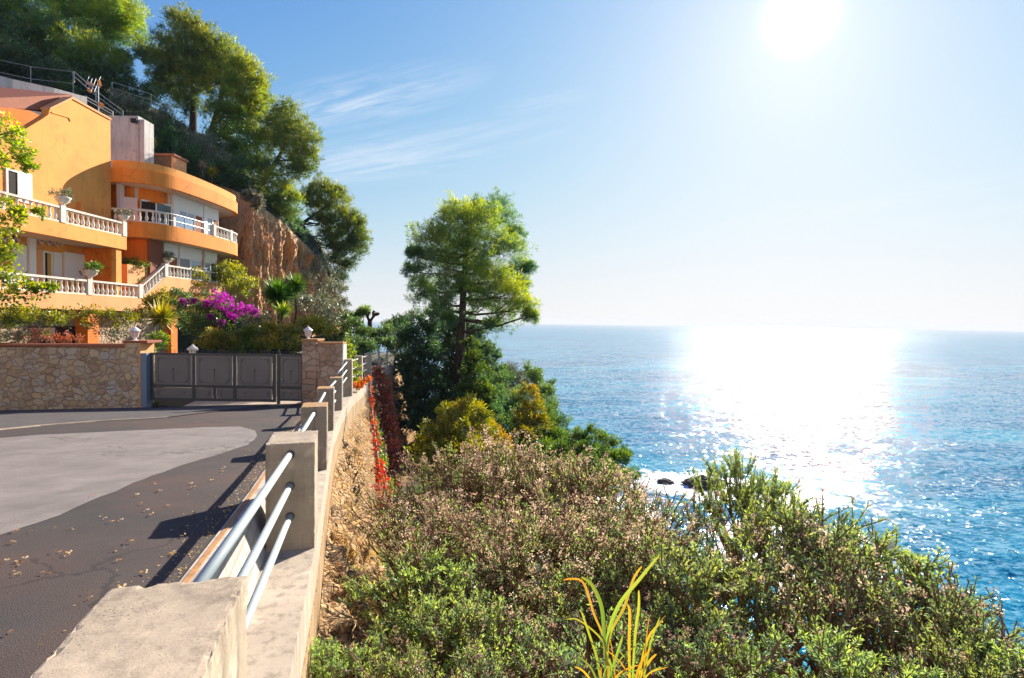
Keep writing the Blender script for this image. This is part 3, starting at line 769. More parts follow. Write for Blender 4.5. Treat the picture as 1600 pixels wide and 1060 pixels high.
mb.build('block_face', M['kerb_block'], kroot)
mb = MB(); l2 = [(x - 0.09, y) for x, y in line]
mb.ribbon(l2, [road_z(x, y) - 0.02 for x, y in line], [max(road_z(x, y), lz(y)) + 0.022 for x, y in line], 0.035)
mb.build('ochre_strip', M['cap_ochre'], kroot)

# retaining wall: concrete ledge with an upright outer face, streaky render below it
wy = [-3, -1, 0, 1, 2, 3, 4, 5, 6, 7, 8.4, 10, 12.4, 14, 16.4, 18, 20.4, 22, 24.1, 27.9, 33, 37, 40, 46]
wroot = empty('retaining_wall', (wx(0), 0, lz(0)), 'long concrete retaining wall carrying the roadside railing above the rubble bank', 'retaining wall')
wl_ = [(wx(y), y) for y in wy]
mb = MB(); mb.ribbon(wl_, [lz(y) - 0.42 for y in wy], [lz(y) for y in wy], 0.62); mb.build('ledge', M['concrete_white'], wroot)
w2 = [(wx(y) + 0.0, y) for y in wy]
mb = MB(); mb.ribbon([(x + 0.012, y) for x, y in w2], [lz(y) - 1.3 for y in wy], [lz(y) - 0.423 for y in wy], 0.5); mb.build('lower_face', M['wall_streak'], wroot)

# ------------------------------------------------------------------ railing: concrete posts and three pipes a bay
posts = [  # front y, length along, width, top z
    (1.30, 0.62, 0.42, -0.90), (4.95, 0.58, 0.42, -1.12), (8.4, 0.50, 0.38, -1.34), (12.4, 0.46, 0.37, -1.56), (16.4, 0.42, 0.36, -1.74),
    (20.35, 0.36, 0.36, -1.46), (24.1, 0.36, 0.34, -1.58), (27.9, 0.36, 0.34, -1.68)]
rroot = empty('roadside_railing', (wx(4.95), 4.95, lz(4.95)), 'concrete post railing with three pale blue pipes along the road edge', 'railing')
info = []
for i, (y, ln, w, top) in enumerate(posts):
    nv, al = wnorm(y + ln / 2); fr = Vector((wx(y) - 0.004, y)); c = fr - nv * (w / 2) + al * (ln / 2)
    mb = MB(); y0 = lz(y) - 0.03
    mb.obox(c, nv, al, w / 2, ln / 2, y0, top)
    o = mb.build('post', M['concrete_moss'] if 2 <= i <= 4 else M['concrete'], rroot, bevel=0.010, worn=0.009 if i < 4 else 0)
    info.append((c, nv, al, ln, top))
for i in range(len(posts) - 1):
    a, b = info[i], info[i + 1]
    for k, dz in enumerate((0.10, 0.385, 0.665)):
        p = a[0] + a[2] * (a[3] / 2 - 0.03); q = b[0] - b[2] * (b[3] / 2 - 0.03)
        da = dz * (1.0 if i < 5 else 1.2); 
        za, zb = a[4] - da, b[4] - da
        if i == 4: za = b[4] - da - 0.1
        if i == 4 and k > 1: za = zb - 0.05
        mb = MB(); mb.tube([(p.x, p.y, za), ((p.x + q.x) / 2, (p.y + q.y) / 2, (za + zb) / 2 - 0.006), (q.x, q.y, zb)], 0.027, 14)
        mb.build('rail', M['pipe'], rroot, smooth=True)
        if i < 3:
            for e_, d_, ze in ((a[0] + a[2] * (a[3] / 2), a[2], za), (b[0] - b[2] * (b[3] / 2), -b[2], zb)):
                mb = MB(); mb.tube([(e_.x - d_.x * .004, e_.y - d_.y * .004, ze), (e_.x + d_.x * .012, e_.y + d_.y * .012, ze)], .038, 14); mb.build('collar', M['rust_dark'], rroot)
# light wire fence that carries the line on round the bend
froot = empty('wire_fence', (wx(31), 31, lz(31)), 'thin grey metal fence with slim posts beyond the concrete railing', 'fence')
fp = []
for px, py, Y in ((592, 548, 33.0), (605, 547, 37.0), (617, 545, 40.5)):
    p = P(px, py, Y); fp.append(p)
    mb = MB(); mb.box(p.x - .05, p.x + .05, p.y - .05, p.y + .05, lz(Y) - .3, p.z); mb.build('post', M['thin_rail'], froot)
p0 = Vector((info[-1][0].x, info[-1][0].y, info[-1][4]))
ch = [p0] + fp
for k in range(3):
    mb = MB(); mb.tube([q - Vector((0, 0, 0.12 + 0.38 * k)) for q in ch], 0.022, 6); mb.build('rail', M['thin_rail'], froot)

# ------------------------------------------------------------------ stone walls and gate (all in one line, about 20 m away)
GY = 20.2
def gp(px, py, Y=GY): return P(px, py, Y)
def wallbox(mb, px0, px1, pyt, pyb, Y=GY, th=0.35, zb=None):
    a, b = gp(px0, pyt, Y), gp(px1, pyt, Y); zb = gp((px0 + px1) / 2, pyb, Y).z if zb is None else zb
    mb.hexa([(a.x, Y, zb), (b.x, Y, zb), (b.x, Y + th, zb), (a.x, Y + th, zb), (a.x, Y, a.z), (b.x, Y, b.z), (b.x, Y + th, b.z), (a.x, Y + th, a.z)])
sw = empty('stone_wall', gp(110, 640), 'long wall of tan rubble stones with a thin orange coping, left of the gate', 'stone wall')
mb = MB(); wallbox(mb, -420, 196, 541, 0, GY, .4, -4.4); mb.build('wall', M['stone'], sw)
mb = MB(); wallbox(mb, -420, 196, 537.8, 541, GY - .04, .48, gp(0, 541).z + .004); mb.build('coping', M['terracotta'], sw)
mb = MB(); wallbox(mb, 195, 218, 536, 0, GY - .05, .75, -4.0); mb.build('end_pier', M['stone'], sw)
mb = MB(); a = gp(218, 536); mb.box(a.x, a.x + 0.07, GY - .06, GY + .72, -4.0, a.z); mb.build('pier_lit_side', M['orange_pale'], sw)  # pale slab paints the sunlit right side of the pier
mb = MB(); wallbox(mb, 191, 230, 532.5, 0, GY - .09, .86, gp(210, 536).z); mb.build('pier_cap', M['terracotta'], sw, bevel=.012)
rw = empty('stone_pier', gp(500, 637), 'reddish rubble stone pier with stepped coping, right of the gate', 'stone pier')
mb = MB(); wallbox(mb, 472, 494, 533, 0, GY - .05, .7, -3.4); wallbox(mb, 494.2, 534.5, 538, 0, GY, .4, -3.4); mb.build('wall', M['stone_dark'], rw)
mb = MB(); wallbox(mb, 470, 496, 530, 0, GY - .08, .78, gp(480, 533).z); wallbox(mb, 496.2, 536, 535, 0, GY - .03, .46, gp(515, 538).z); mb.build('coping', M['cap_ochre'], rw, bevel=.01)
mb = MB(); a = gp(534.5, 538); mb.box(a.x, a.x + 0.05, GY + .005, GY + .395, -3.3, a.z - .01); mb.build('end_slab', M['white_stone'], rw)  # thin pale slab on the right end of the wall

g = empty('driveway_gate', gp(335, 632), 'wide dark grey metal sliding gate with three large panels between the stone piers', 'gate')
GZ0, GZT = gp(330, 628).z, gp(330, 553).z
GA, GB = gp(232, 600).x, gp(429, 600).x
def gx(px): return gp(px, 600).x
def gz(py): return gp(350, py).z
GT = GY + 0.12
mb = MB()
mb.box(GA, GB, GT, GT + .07, GZT - .07, GZT); mb.box(GA, GB, GT, GT + .07, GZ0, GZ0 + .1); mb.box(GA, GB, GT, GT + .07, gz(607), gz(603))
for px in (233.5, 299.5, 364, 426.5): mb.box(gx(px) - .06, gx(px) + .06, GT - .003, GT + .073, GZ0, GZT)
mb.box(gx(333) - .05, gx(333) + .05, GT - .002, GT + .072, GZ0, gz(607))
mb.build('frame', M['gate'], g, bevel=.006)
def panel(px0, px1, py0, py1, parent, tall):
    x0, x1, z1, z0 = gx(px0), gx(px1), gz(py0), gz(py1)
    mb = MB(); mb.box(x0, x1, GT + .025, GT + .045, z0, z1); o = mb.build('panel', M['gate_panel'], parent)
    mb = MB(); w = .018; i = .11
    for (a, b, c, d) in ((x0 + i, x1 - i, z1 - i - w, z1 - i), (x0 + i, x1 - i, z0 + i * .7, z0 + i * .7 + w), (x0 + i, x0 + i + w, z0 + i, z1 - i), (x1 - i - w, x1 - i, z0 + i, z1 - i)):
        mb.box(a, b, GT + .012, GT + .0245, c, d)
    cx, cz = (x0 + x1) / 2, (z0 + z1) / 2
    # wrought ornament: corner scrolls, a centre boss on a stem
    for sx_, sz_ in ((1, 1), (1, -1), (-1, 1), (-1, -1)):
        qx, qz = cx + sx_ * ((x1 - x0) / 2 - i), cz + sz_ * ((z1 - z0) / 2 - i * .85)
        R = .11 if tall else .06
        mb.tube([(qx - sx_ * R * 1.6, GT + .012, qz - sz_ * .02), (qx - sx_ * R, GT + .01, qz - sz_ * R * .25), (qx - sx_ * R * .5, GT + .01, qz - sz_ * R * .55), (qx - sx_ * R * .2, GT + .01, qz - sz_ * R), (qx - sx_ * .02, GT + .012, qz - sz_ * R * 1.6)], .016, 5)
    mb.lathe([(0.005, -.035), (.035, -.02), (.04, 0), (.035, .02), (.005, .035)], (cx, GT + .012, cz + .02), 8)
    if tall: mb.box(cx - .01, cx + .01, GT + .008, GT + .0245, z0 + i, cz)
    mb.build('ornament', M['gate_orn'], o)
for a, b in ((238, 296), (303, 360), (368, 422)): panel(a, b, 556, 603, g, True)
for a, b in ((238, 329), (337, 422)): panel(a, b, 608, 624, g, False)
for k in range(36):
    x = GA + .12 + (GB - GA - .24) * k / 35; mb = MB(); mb.lathe([(.008, 0), (.008, .07), (.016, .08), (.002, .14)], (x, GT + .035, GZT + .001), 5); mb.build('spike', M['gate'], g)
wk = empty('wicket_gate', gp(450, 632), 'narrow dark metal wicket gate between the sliding gate and the reddish pier', 'gate')
mb = MB(); a, b = gx(430.5), gx(471)
mb.box(a, b, GT, GT + .06, GZT - .06, GZT); mb.box(a, b, GT, GT + .06, GZ0 + .05, GZ0 + .13); mb.box(a, b, GT, GT + .06, gz(607), gz(603))
mb.box(a, a + .11, GT - .004, GT + .064, GZ0 - .08, GZT + .02); mb.box(b - .06, b, GT - .004, GT + .064, GZ0, GZT)
mb.build('frame', M['gate'], wk, bevel=.006)
panel(435, 469, 556, 603, wk, True); panel(435, 469, 608, 624, wk, False)
mb = MB(); mb.tube([(gx(437), GT - .05, gz(592)), (gx(440), GT - .05, gz(592))], .014, 6); mb.build('handle', M['wire'], wk)
mb = MB(); a = gx(222); mb.box(a, a + .22, GT - .2, GT + .2, -3.7, gp(225, 552).z); tag(mb.build('gate_post', M['blue_post'], bevel=.01), 'blue grey steel post the sliding gate closes against', 'gate post')

def lantern(px, pyb, pyt, label, Y=GY + .25):
    b, tp = P(px, pyb, Y), P(px, pyt, Y); h = tp.z - b.z
    r_ = empty('garden_lantern', b, label, 'lantern', 'white lanterns on the stone piers')
    mb = MB(); mb.lathe([(.24 * h, 0), (.24 * h, .04 * h), (.10 * h, .08 * h), (.08 * h, .18 * h), (.16 * h, .22 * h)], b, 10); mb.build('base', M['white'], r_)
    mb = MB()
    for k in range(6):
        a0 = math.pi * k / 3; mb.tube([(b.x + .17 * h * math.cos(a0), b.y + .17 * h * math.sin(a0), b.z + .22 * h), (b.x + .27 * h * math.cos(a0), b.y + .27 * h * math.sin(a0), b.z + .66 * h)], .018 * h, 5)
    mb.build('cage', M['white'], r_)
    mb = MB(); mb.lathe([(.15 * h, .221 * h), (.25 * h, .655 * h)], b, 6); mb.build('glass_pane', M['pinkish'], r_)
    mb = MB(); mb.lathe([(.33 * h, .66 * h), (.30 * h, .70 * h), (.14 * h, .85 * h), (.05 * h, .90 * h), (.06 * h, .95 * h), (.01 * h, h)], b, 12); mb.build('hood', M['white'], r_)
lantern(211, 533, 509, 'white garden lantern on the pier at the end of the long tan stone wall', GY + .3)
lantern(481.5, 531, 509, 'white garden lantern on the reddish pier right of the gate', GY + .3)
o = empty('lantern_post', P(296, 552, 22.0), 'small white capped garden post just behind the left part of the gate', 'garden post')
b = P(301, 552, 22.0)
mb = MB(); mb.lathe([(.12, -1.2), (.12, .12)], b, 10); mb.build('post', M['white_stone'], o)
mb = MB(); mb.lathe([(.2, .12), (.2, .2), (.06, .3), (.02, .36)], b, 10); mb.build('cap', M['white_stone'], o)

# ------------------------------------------------------------------ the orange house
XA, XW = -22.5, -24.5
def oy(px, X=XA): return onX(px, 500, X).y
def zx(px, py, X=XA): return onX(px, py, X).z
H = empty('terraced_house', (XW, 30, 0.3), 'orange villa of stacked terraces with white balustrades and a rounded wing against the cliff', 'house')
# baluster, shared by all balustrades
def baluster_mesh(h):
    mb = MB(); k = h
    mb.lathe([(.075, 0), (.075, .07 * k), (.045, .10 * k), (.085, .26 * k), (.090, .36 * k), (.05, .60 * k), (.038, .72 * k), (.055, .80 * k), (.045, .86 * k), (.072, .92 * k), (.072, k)], (0, 0, 0), 8)
    me = bpy.data.meshes.new('baluster'); me.from_pydata(mb.v, [], mb.f); me.materials.append(M['white_stone'])
    me.polygons.foreach_set('use_smooth', np.ones(len(me.polygons), dtype=bool)); return me
BH = 0.62
BM = baluster_mesh(BH)
def wloc(o):
    w = Vector((0, 0, 0))
    while o is not None: w += Vector(o.location); o = o.parent
    return w
def balustrade(pts, spacing, piers=(), name='balustrade'):
    """pts: 3D points of the upstand's top; a base rail, balusters and a hand rail"""
    pts = [Vector(p) for p in pts]
    mb = MB()
    off = .001
    n = len(pts); side = []
    for i in range(n):
        d = pts[min(i + 1, n - 1)] - pts[max(i - 1, 0)]; d.z = 0; d.normalize(); side.append(Vector((-d.y, d.x, 0)))
    for lo, hi, hw in ((0, .07, .10), (.07 + BH, .07 + BH + .10, .12)):
        b = len(mb.v)
        for p, s in zip(pts, side):
            for sg, h in ((-1, lo), (-1, hi), (1, hi), (1, lo)): mb.v.append(tuple(p + s * (hw * sg) + Vector((0, 0, h + off))))
        for i in range(n - 1):
            for k in range(4):
                a = b + 4 * i + k; c = b + 4 * i + (k + 1) % 4; mb.f.append([a, c, c + 4, a + 4])
        mb.f.append([b, b + 1, b + 2, b + 3]); e = b + 4 * (n - 1); mb.f.append([e, e + 1, e + 2, e + 3])
    for p in piers:
        p = Vector(p); mb.box(p.x - .15, p.x + .15, p.y - .15, p.y + .15, p.z + .002, p.z + BH + .22)
    o = mb.build(name, M['white_stone'], H)
    L = [0]
    for i in range(n - 1): L.append(L[-1] + (pts[i + 1] - pts[i]).length)
    k = max(2, int(L[-1] / spacing)); W = wloc(o)
    for j in range(k):
        s = L[-1] * (j + .5) / k; i = max(q for q in range(n - 1) if L[q] <= s)
        p = pts[i].lerp(pts[i + 1], (s - L[i]) / (L[i + 1] - L[i]))
        if any((Vector(q) - p).length < .2 for q in piers): continue
        c = bpy.data.objects.new('baluster', BM); col.objects.link(c); c.parent = o; c.location = p + Vector((0, 0, .06)) - W
    return o

# main wall with its gable and the dip in the roof terrace parapet
zt = 0.2
def wy_z(px, py, X=XW): p = onX(px, py, X); return (X, p.y, p.z)
ap = wy_z(112, 155)
poly = [(XW, 17, zt), (XW, 33.3, zt), (XW, 33.3, onX(168, 186, XW).z), ap, wy_z(77, 172), wy_z(76, 179), wy_z(66, 186), wy_z(38, 203), wy_z(0, 188), (XW, 17, wy_z(0, 188)[2] + 1.5)]
mb = MB(); mb.prism(poly, (-.4, 0, 0)); mb.build('main_wall', M['orange'], H)
mb = MB()   # coping line that follows the gable
for a, b in ((poly[2], poly[3]), (poly[3], poly[4])):
    a, b = Vector(a), Vector(b); mb.hexa([a + Vector((.06, 0, .003)), b + Vector((.06, 0, .003)), b + Vector((-.46, 0, .003)), a + Vector((-.46, 0, .003)), a + Vector((.06, 0, .12)), b + Vector((.06, 0, .12)), b + Vector((-.46, 0, .12)), a + Vector((-.46, 0, .12))])
mb.build('gable_coping', M['orange_pale'], H)
mb = MB(); mb.box(-27.3, -27.0, 17, 34, 4.5, onX(30, 166, -27.0).z); mb.build('inner_wall', M['orange_deep_shaded'], H)
mb = MB(); a = Vector(ap); d = Vector(wy_z(77, 172))
mb.prism([onX(114, 153.5, XW - .47), onX(-80, 133, -27.6), onX(-80, 163, -25.2), onX(76, 173, XW - .47)], (-.06, 0, .18))
mb.build('roof', M['terracotta'], H)
mb = MB(); p, q = onX(-60, 155, -25.3), onX(63, 172, -25.3); mb.tube([p, q], .10, 8); mb.build('awning_roller', M['dark'], H, smooth=True)
mb = MB(); mb.box(XW - 4.5, XW - .401, 33.0, 33.3, zt, poly[2][2] - .1); mb.build('end_wall', M['orange'], H)
# sloping moulding and small vent on the wall
mb = MB(); a, b, c = onX(80, 176, XW + .001), onX(107, 184, XW + .001), onX(110, 190, XW + .001)
mb.tube([a, b, c], .05, 6); mb.build('moulding', M['orange'], H)
def xpanel(name, px0, px1, py0, py1, X, th, mat, parent=None, ref=None):
    """panel standing proud of a wall that faces +X; the picture corners give its length and height"""
    m = (px0 + px1) / 2
    y0, y1 = oy(px0, X), oy(px1, X); z1 = zx(m, py0, X); z0 = zx(m, py1, X)
    mb = MB(); mb.box(X + .003, X + .003 + th, y0, y1, z0, z1); return mb.build(name, mat, parent or H)
xpanel('vent', 120, 127, 316, 332, XW, .02, M['orange_deep_shaded'])
def door(px0, px1, py0, py1, X, mat_fill, frame=M['white']):
    m = (px0 + px1) / 2; y0, y1 = oy(px0, X), oy(px1, X); z1 = zx(m, py0, X); z0 = zx(m, py1, X)
    mb = MB(); w = .09
    mb.box(X + .002, X + .07, y0, y0 + w, z0, z1); mb.box(X + .002, X + .07, y1 - w, y1, z0, z1); mb.box(X + .002, X + .066, y0 + w, y1 - w, z1 - w, z1)
    o = mb.build('door', frame, H)
    mb = MB(); mb.box(X + .002, X + .03, y0 + w, y1 - w, z0, z1 - w); mb.build('opening', mat_fill, o); return o
door(11, 31, 266, 312, XW, M['dark'])
xpanel('shutter', 32, 51, 271, 318, XW, .06, M['white'])
# upper balcony
zb_ = zx(195, 390); zd = zx(192, 369); ye = oy(195)
mb = MB(); mb.box(XW + .001, XA - .22, 17, ye - .001, zb_, zb_ + .22); mb.build('balcony_slab', M['soffit'], H)
mb = MB(); mb.box(XA - .22, XA, 17, ye + .2, zb_ - .012, zd); mb.box(XW + .001, XA - .221, ye, ye + .2, zb_ - .012, zd); mb.build('balcony_front', M['orange'], H)
yp = oy(100)
balustrade([(XA - .11, 17.5, zd), (XA - .11, ye + .05, zd)], .34, [(XA - .11, ye + .03, zd), (XA - .11, yp, zd)])
# ground storey: white doors, shutters, painted trims, a cross wall under the balcony's end
door(67, 82, 393, 440, XW, M['curtain']); mb = MB(); mb.box(XW + .034, XW + .05, oy(69, XW), oy(73.5, XW), 1.45, zx(75, 396, XW)); mb.build('door_gap', M['dark'], H)
xpanel('shutter', 83.5, 96, 395, 440, XW, .07, M['white'])
xpanel('shutter', 99, 141, 397, 440, XW, .10, M['white'])
xpanel('shutter', 19, 41, 383, 440, XW, .08, M['white'])
xpanel('pilaster', 43, 53, 372, 440, XW, .16, M['white'])
xpanel('wall_panel', 54, 66, 385, 440, XW, .03, M['orange_pale'])
mb = MB()
for k, (pa, pb, py) in enumerate(((-20, 30, 372), (52, 98, 378))):
    a, b = onX(pa, py, XW + .06), onX(pb, py + 6, XW + .06); pts = []
    for i in range(9):
        q = a.lerp(b, i / 8); q.z += (.25 if i % 2 else -.05) * (1 if 0 < i < 8 else 0); pts.append(q)
    mb.tube(pts, .09, 6)
mb.build('scroll_trim', M['pinkish'], H, smooth=True)
mb = MB(); mb.box(XW - .3, XA - .35, ye - .5, ye - .2, .4, zb_ - .015); mb.build('cross_wall', M['orange_deep_shaded'], H)
mb = MB(); mb.box(XA - .36, XA - .10, ye - .52, ye - .1, .4, zb_ - .016); mb.build('cross_wall_lit_edge', M['orange'], H)  # lit edge of the cross wall, put in as paler plaster
# lower terrace, stair and landing
zf0, zf1 = zx(222, 487), zx(216, 466)
y1_, y2_, y3_ = oy(222), oy(262), 42.2
zg0, zg1 = zx(262, 455), zx(262, 433)
X3 = -22.55
mb = MB(); mb.box(-29, XA - .25, 17, y1_, zf0 + .002, zf0 + .3); mb.build('terrace_slab', M['soffit'], H)
mb = MB(); mb.prism([(XA, 17, zf0), (XA, y1_ + .4, zf0), (XA, y2_, zg0), (XA, y3_, zg0 + .05), (XA, y3_, zg1 + .05), (XA, y2_ - .15, zg1), (XA, y1_, zf1), (XA, 17, zf1)], (-.25, 0, 0))
mb.build('terrace_front', M['orange_pale'], H)
mb = MB(); mb.box(-26, XA - .251, y2_ - .1, 43, zg0 + .01, zg0 + .25); mb.build('landing_slab', M['soffit'], H)
ns = 7
mb = MB()
for i in range(ns):
    t0, t1 = i / ns, (i + 1) / ns; ya, yb = y1_ + (y2_ - y1_ - .2) * t0, y1_ + (y2_ - y1_ - .2) * t1
    mb.box(XA - 1.3, XA - .252, ya, yb - .002, zf0 + .1 + (zg0 - zf0) * t0, zf0 + .3 + (zg0 - zf0) * t1)
mb.build('stair', M['terracotta'], H)
balustrade([(XA - .12, 17.5, zf1), (XA - .12, y1_ - .1, zf1)], .34, [(XA - .12, oy(141), zf1), (XA - .12, y1_ - .1, zf1)])
balustrade([(XA - .12, y1_ + .1, zf1 + .04), (XA - .12, y2_ - .25, zg1 - .03)], .34)
balustrade([(XA - .12, y2_ - .1, zg1), (XA - .12, y3_, zg1 + .05)], .36, [(XA - .12, y2_ - .1, zg1), (XA - .12, y3_, zg1 + .05)])
# storey below the terrace: dark opening, orange pillar, rough wall
mb = MB(); mb.box(-23.6, -23.4, 17, 38, -3.5, zf0 + .004); mb.build('basement_wall', M['stone_pale'], H)
mb = MB(); mb.box(-23.399, -23.36, oy(45, -23.4), oy(137, -23.4), -2, onX(90, 510, -23.4).z); mb.build('garage_opening', M['dark_red'], H)
mb = MB(); mb.box(-23.398, -22.7, oy(137, -22.7), oy(154, -22.7), -3, zf0 + .002); mb.build('basement_pillar', M['orange_deep_shaded'], H)
mb = MB(); mb.box(-23.398, -22.95, 36.6, 37.3, -3, zg0 + .002); mb.build('basement_pillar', M['orange_deep_shaded'], H)
# rounded wing
def spline(pts, n=6):
    out = []
    for i in range(len(pts) - 1):
        p = [Vector(pts[max(0, min(len(pts) - 1, i + k))]) for k in (-1, 0, 1, 2)]
        for j in range(n):
            t = j / n
            out.append(0.5 * ((2 * p[1]) + (p[2] - p[0]) * t + (2 * p[0] - 5 * p[1] + 4 * p[2] - p[3]) * t * t + (3 * p[1] - p[0] - 3 * p[2] + p[3]) * t ** 3))
    out.append(Vector(pts[-1])); return [(q.x, q.y) for q in out]
OUT = spline([(-24.5, 33.32), (-23.5, 33.32), (-22.5, 33.75), (-21.85, 34.7), (-21.55, 36.0), (-21.38, 38.2), (-21.35, 40.7), (-21.6, 42.7), (-22.6, 44.2), (-24.4, 45.2)])
INN = spline([(-25.6, 34.3), (-24.2, 34.6), (-23.2, 35.5), (-22.85, 37), (-22.7, 39), (-22.65, 41.7)])
def offset(line, t):
    o = []
    for i, p in enumerate(line):
        a, b = Vector(line[max(0, i - 1)]), Vector(line[min(len(line) - 1, i + 1)]); d = (b - a).normalized(); o.append((p[0] - d.y * t, p[1] + d.x * t))
    return o
Z_S0, Z_S1, Z_S2 = 4.92, 5.85, 8.23       # slab underside, top of balcony front, roof soffit
OUT_B = [p for p in OUT if p[0] > -24.45]
mb = MB(); mb.prism([(x, y, Z_S0) for x, y in OUT] + [(-28, 45, Z_S0), (-28, 33.32, Z_S0)], (0, 0, .25)); mb.build('wing_slab', M['soffit'], H)
mb = MB(); mb.ribbon(offset(OUT, -.02), Z_S0 - .015, Z_S1, .22); mb.build('wing_balcony_front', M['orange_wing'], H)
mb = MB(); mb.prism([(x, y, Z_S2) for x, y in OUT] + [(-28, 45, Z_S2), (-28, 33.32, Z_S2)], (0, 0, .25)); mb.build('wing_roof', M['soffit'], H)
mb = MB(); mb.ribbon(offset(OUT, -.02), Z_S2 - .015, Z_S2 + .80, .25); mb.build('wing_fascia', M['orange_wing'], H)
mb = MB(); mb.ribbon(offset(OUT, .10), Z_S2 + .802, Z_S2 + 1.30, .25); mb.ribbon(offset(OUT, .02), Z_S2 + .803, Z_S2 + .86, .35); mb.build('wing_parapet', M['orange'], H)
for z0, z1 in ((.4, Z_S0 + .001), (Z_S0 + .25, Z_S2 + .001)):
    mb = MB(); mb.ribbon(INN, z0, z1, .25); mb.build('wing_wall', M['orange_deep_shaded'], H)
def at_px(line, px):
    best = None
    for i in range(len(line) - 1):
        for k in range(12):
            q = Vector(line[i]).lerp(Vector(line[i + 1]), k / 12); s = 800 + F_PX * q.x / q.y - 1.3
            if best is None or abs(s - px) < best[0]: best = (abs(s - px), q, (Vector(line[i + 1]) - Vector(line[i])).normalized())
    return best[1], best[2]
def curvebox(mb, px0, px1, z0, z1, off, th, line=INN):
    (a, da), (b, db) = at_px(line, px0), at_px(line, px1)
    d = (b - a).normalized(); n = Vector((d.y, -d.x)); a = a + n * off; b = b + n * off
    mb.hexa([(a.x, a.y, z0), (b.x, b.y, z0), (b.x - n.x * th, b.y - n.y * th, z0), (a.x - n.x * th, a.y - n.y * th, z0), (a.x, a.y, z1), (b.x, b.y, z1), (b.x - n.x * th, b.y - n.y * th, z1), (a.x - n.x * th, a.y - n.y * th, z1)])
def wing_window(px0, px1, z0, z1, boxh, panes, off=.12):
    """white framed window under its roller shutter box; panes = materials left to right"""
    mb = MB(); curvebox(mb, px0, px1, z1 - boxh, z1, off + .06, .2)
    fr = MB(); curvebox(fr, px0, px1, z0, z0 + .1, off + .03, .12); curvebox(fr, px0, px1, z1 - boxh - .09, z1 - boxh - .003, off + .03, .12)
    n = len(panes); w = (px1 - px0) / n
    for i in range(n + 1): curvebox(fr, max(px0, px0 + i * w - .9), min(px1, px0 + i * w + .9), z0 + .1, z1 - boxh - .09, off + .04, .12)
    o = fr.build('window', M['white'], H); mb.build('shutter_box', M['white'], o)
    for i, pm in enumerate(panes):
        g_ = MB(); curvebox(g_, px0 + i * w + .9, px0 + (i + 1) * w - .9, z0 + .1, z1 - boxh - .09, off, .05); g_.build('pane', M[pm], o)
zt_ = Z_S2 - .01
wing_window(276, 313, Z_S0 + .26, zt_, .85, ['glass_pale', 'glass_pale', 'brown_red'])
wing_window(319, 337, Z_S0 + .26, zt_, .75, ['glass_pale', 'brown_red'])
wing_window(219, 265, Z_S0 + 1.0, zt_ - .72, .02, ['dark', 'glass'])
mb = MB(); curvebox(mb, 209, 266, zt_ - .72, zt_, .10, .12); mb.build('wall_panel', M['soffit'], H)
mb = MB(); curvebox(mb, 266, 275.5, Z_S0 + .26, zt_, .22, .4); curvebox(mb, 313.6, 318.6, Z_S0 + .26, zt_, .22, .3); curvebox(mb, 337.4, 339.5, Z_S0 + .26, zt_, .24, .3)
mb.build('white_column', M['white'], H)
mb = MB(); curvebox(mb, 192, 217, Z_S0 + .5, zt_ - .75, .55, .06); mb.build('shutter', M['pinkish'], H)
mb = MB(); mb.box(-24.49, -24.25, 33.75, 34.1, Z_S0 + .26, zt_); mb.build('pink_column', M['pinkish'], H)
z2 = Z_S0 - .01; z1 = zg0 + .27
wing_window(276, 311, z1, z2, .75, ['glass', 'glass_pale'])
wing_window(315, 334, z1, z2, .75, ['glass_pale', 'glass'])
wing_window(252, 274, z1, z2, .75, ['brown_red'])
mb = MB(); mb.box(-24.4, -22.95, 34.2, 34.5, .5, Z_S0 - .012); mb.build('wing_base_wall', M['orange_deep_shaded'], H)
mb = MB(); mb.box(-22.949, -22.75, 34.22, 35.4, .5, Z_S0 - .013); mb.build('wing_base_pier', M['brown_red'], H)
mb = MB(); a = onX(187, 412, -22.95); mb.box(-23.6, -22.9, 32.4, 34.19, 1.0, onX(205, 414, -22.9).z); mb.build('planter_wall', M['orange_pale'], H)
# wing balustrades: stone at the left, thin rail and glass before the windows, stone again on the right
def seg(line, px0, px1):
    s = []
    for q in line:
        px = 800 + F_PX * q[0] / q[1] - 1.3
        if px0 <= px <= px1 and q[1] < 43.4: s.append((q[0], q[1], Z_S1))
    return s
ol = offset(OUT, .10)
balustrade([p for p in seg(ol, 172, 262)], .34)
sr = [p for p in seg(ol, 330, 380)]
balustrade(sr, .40, [sr[0], sr[len(sr) // 2]])
rl = seg(ol, 258, 333); mb = MB()
for dz in (.35, .78): mb.tube([(x, y, z + dz) for x, y, z in rl], .03, 6)
for x, y, z in rl[::3]: mb.tube([(x, y, z), (x, y, z + .78)], .028, 6)
hr = mb.build('hand_rail', M['wire'], H)
mb = MB(); mb.ribbon([(x, y) for x, y, z in rl[3:9]], Z_S1 + .05, Z_S1 + .72, .02); mb.build('rail_panel', M['glass_pale'], hr)

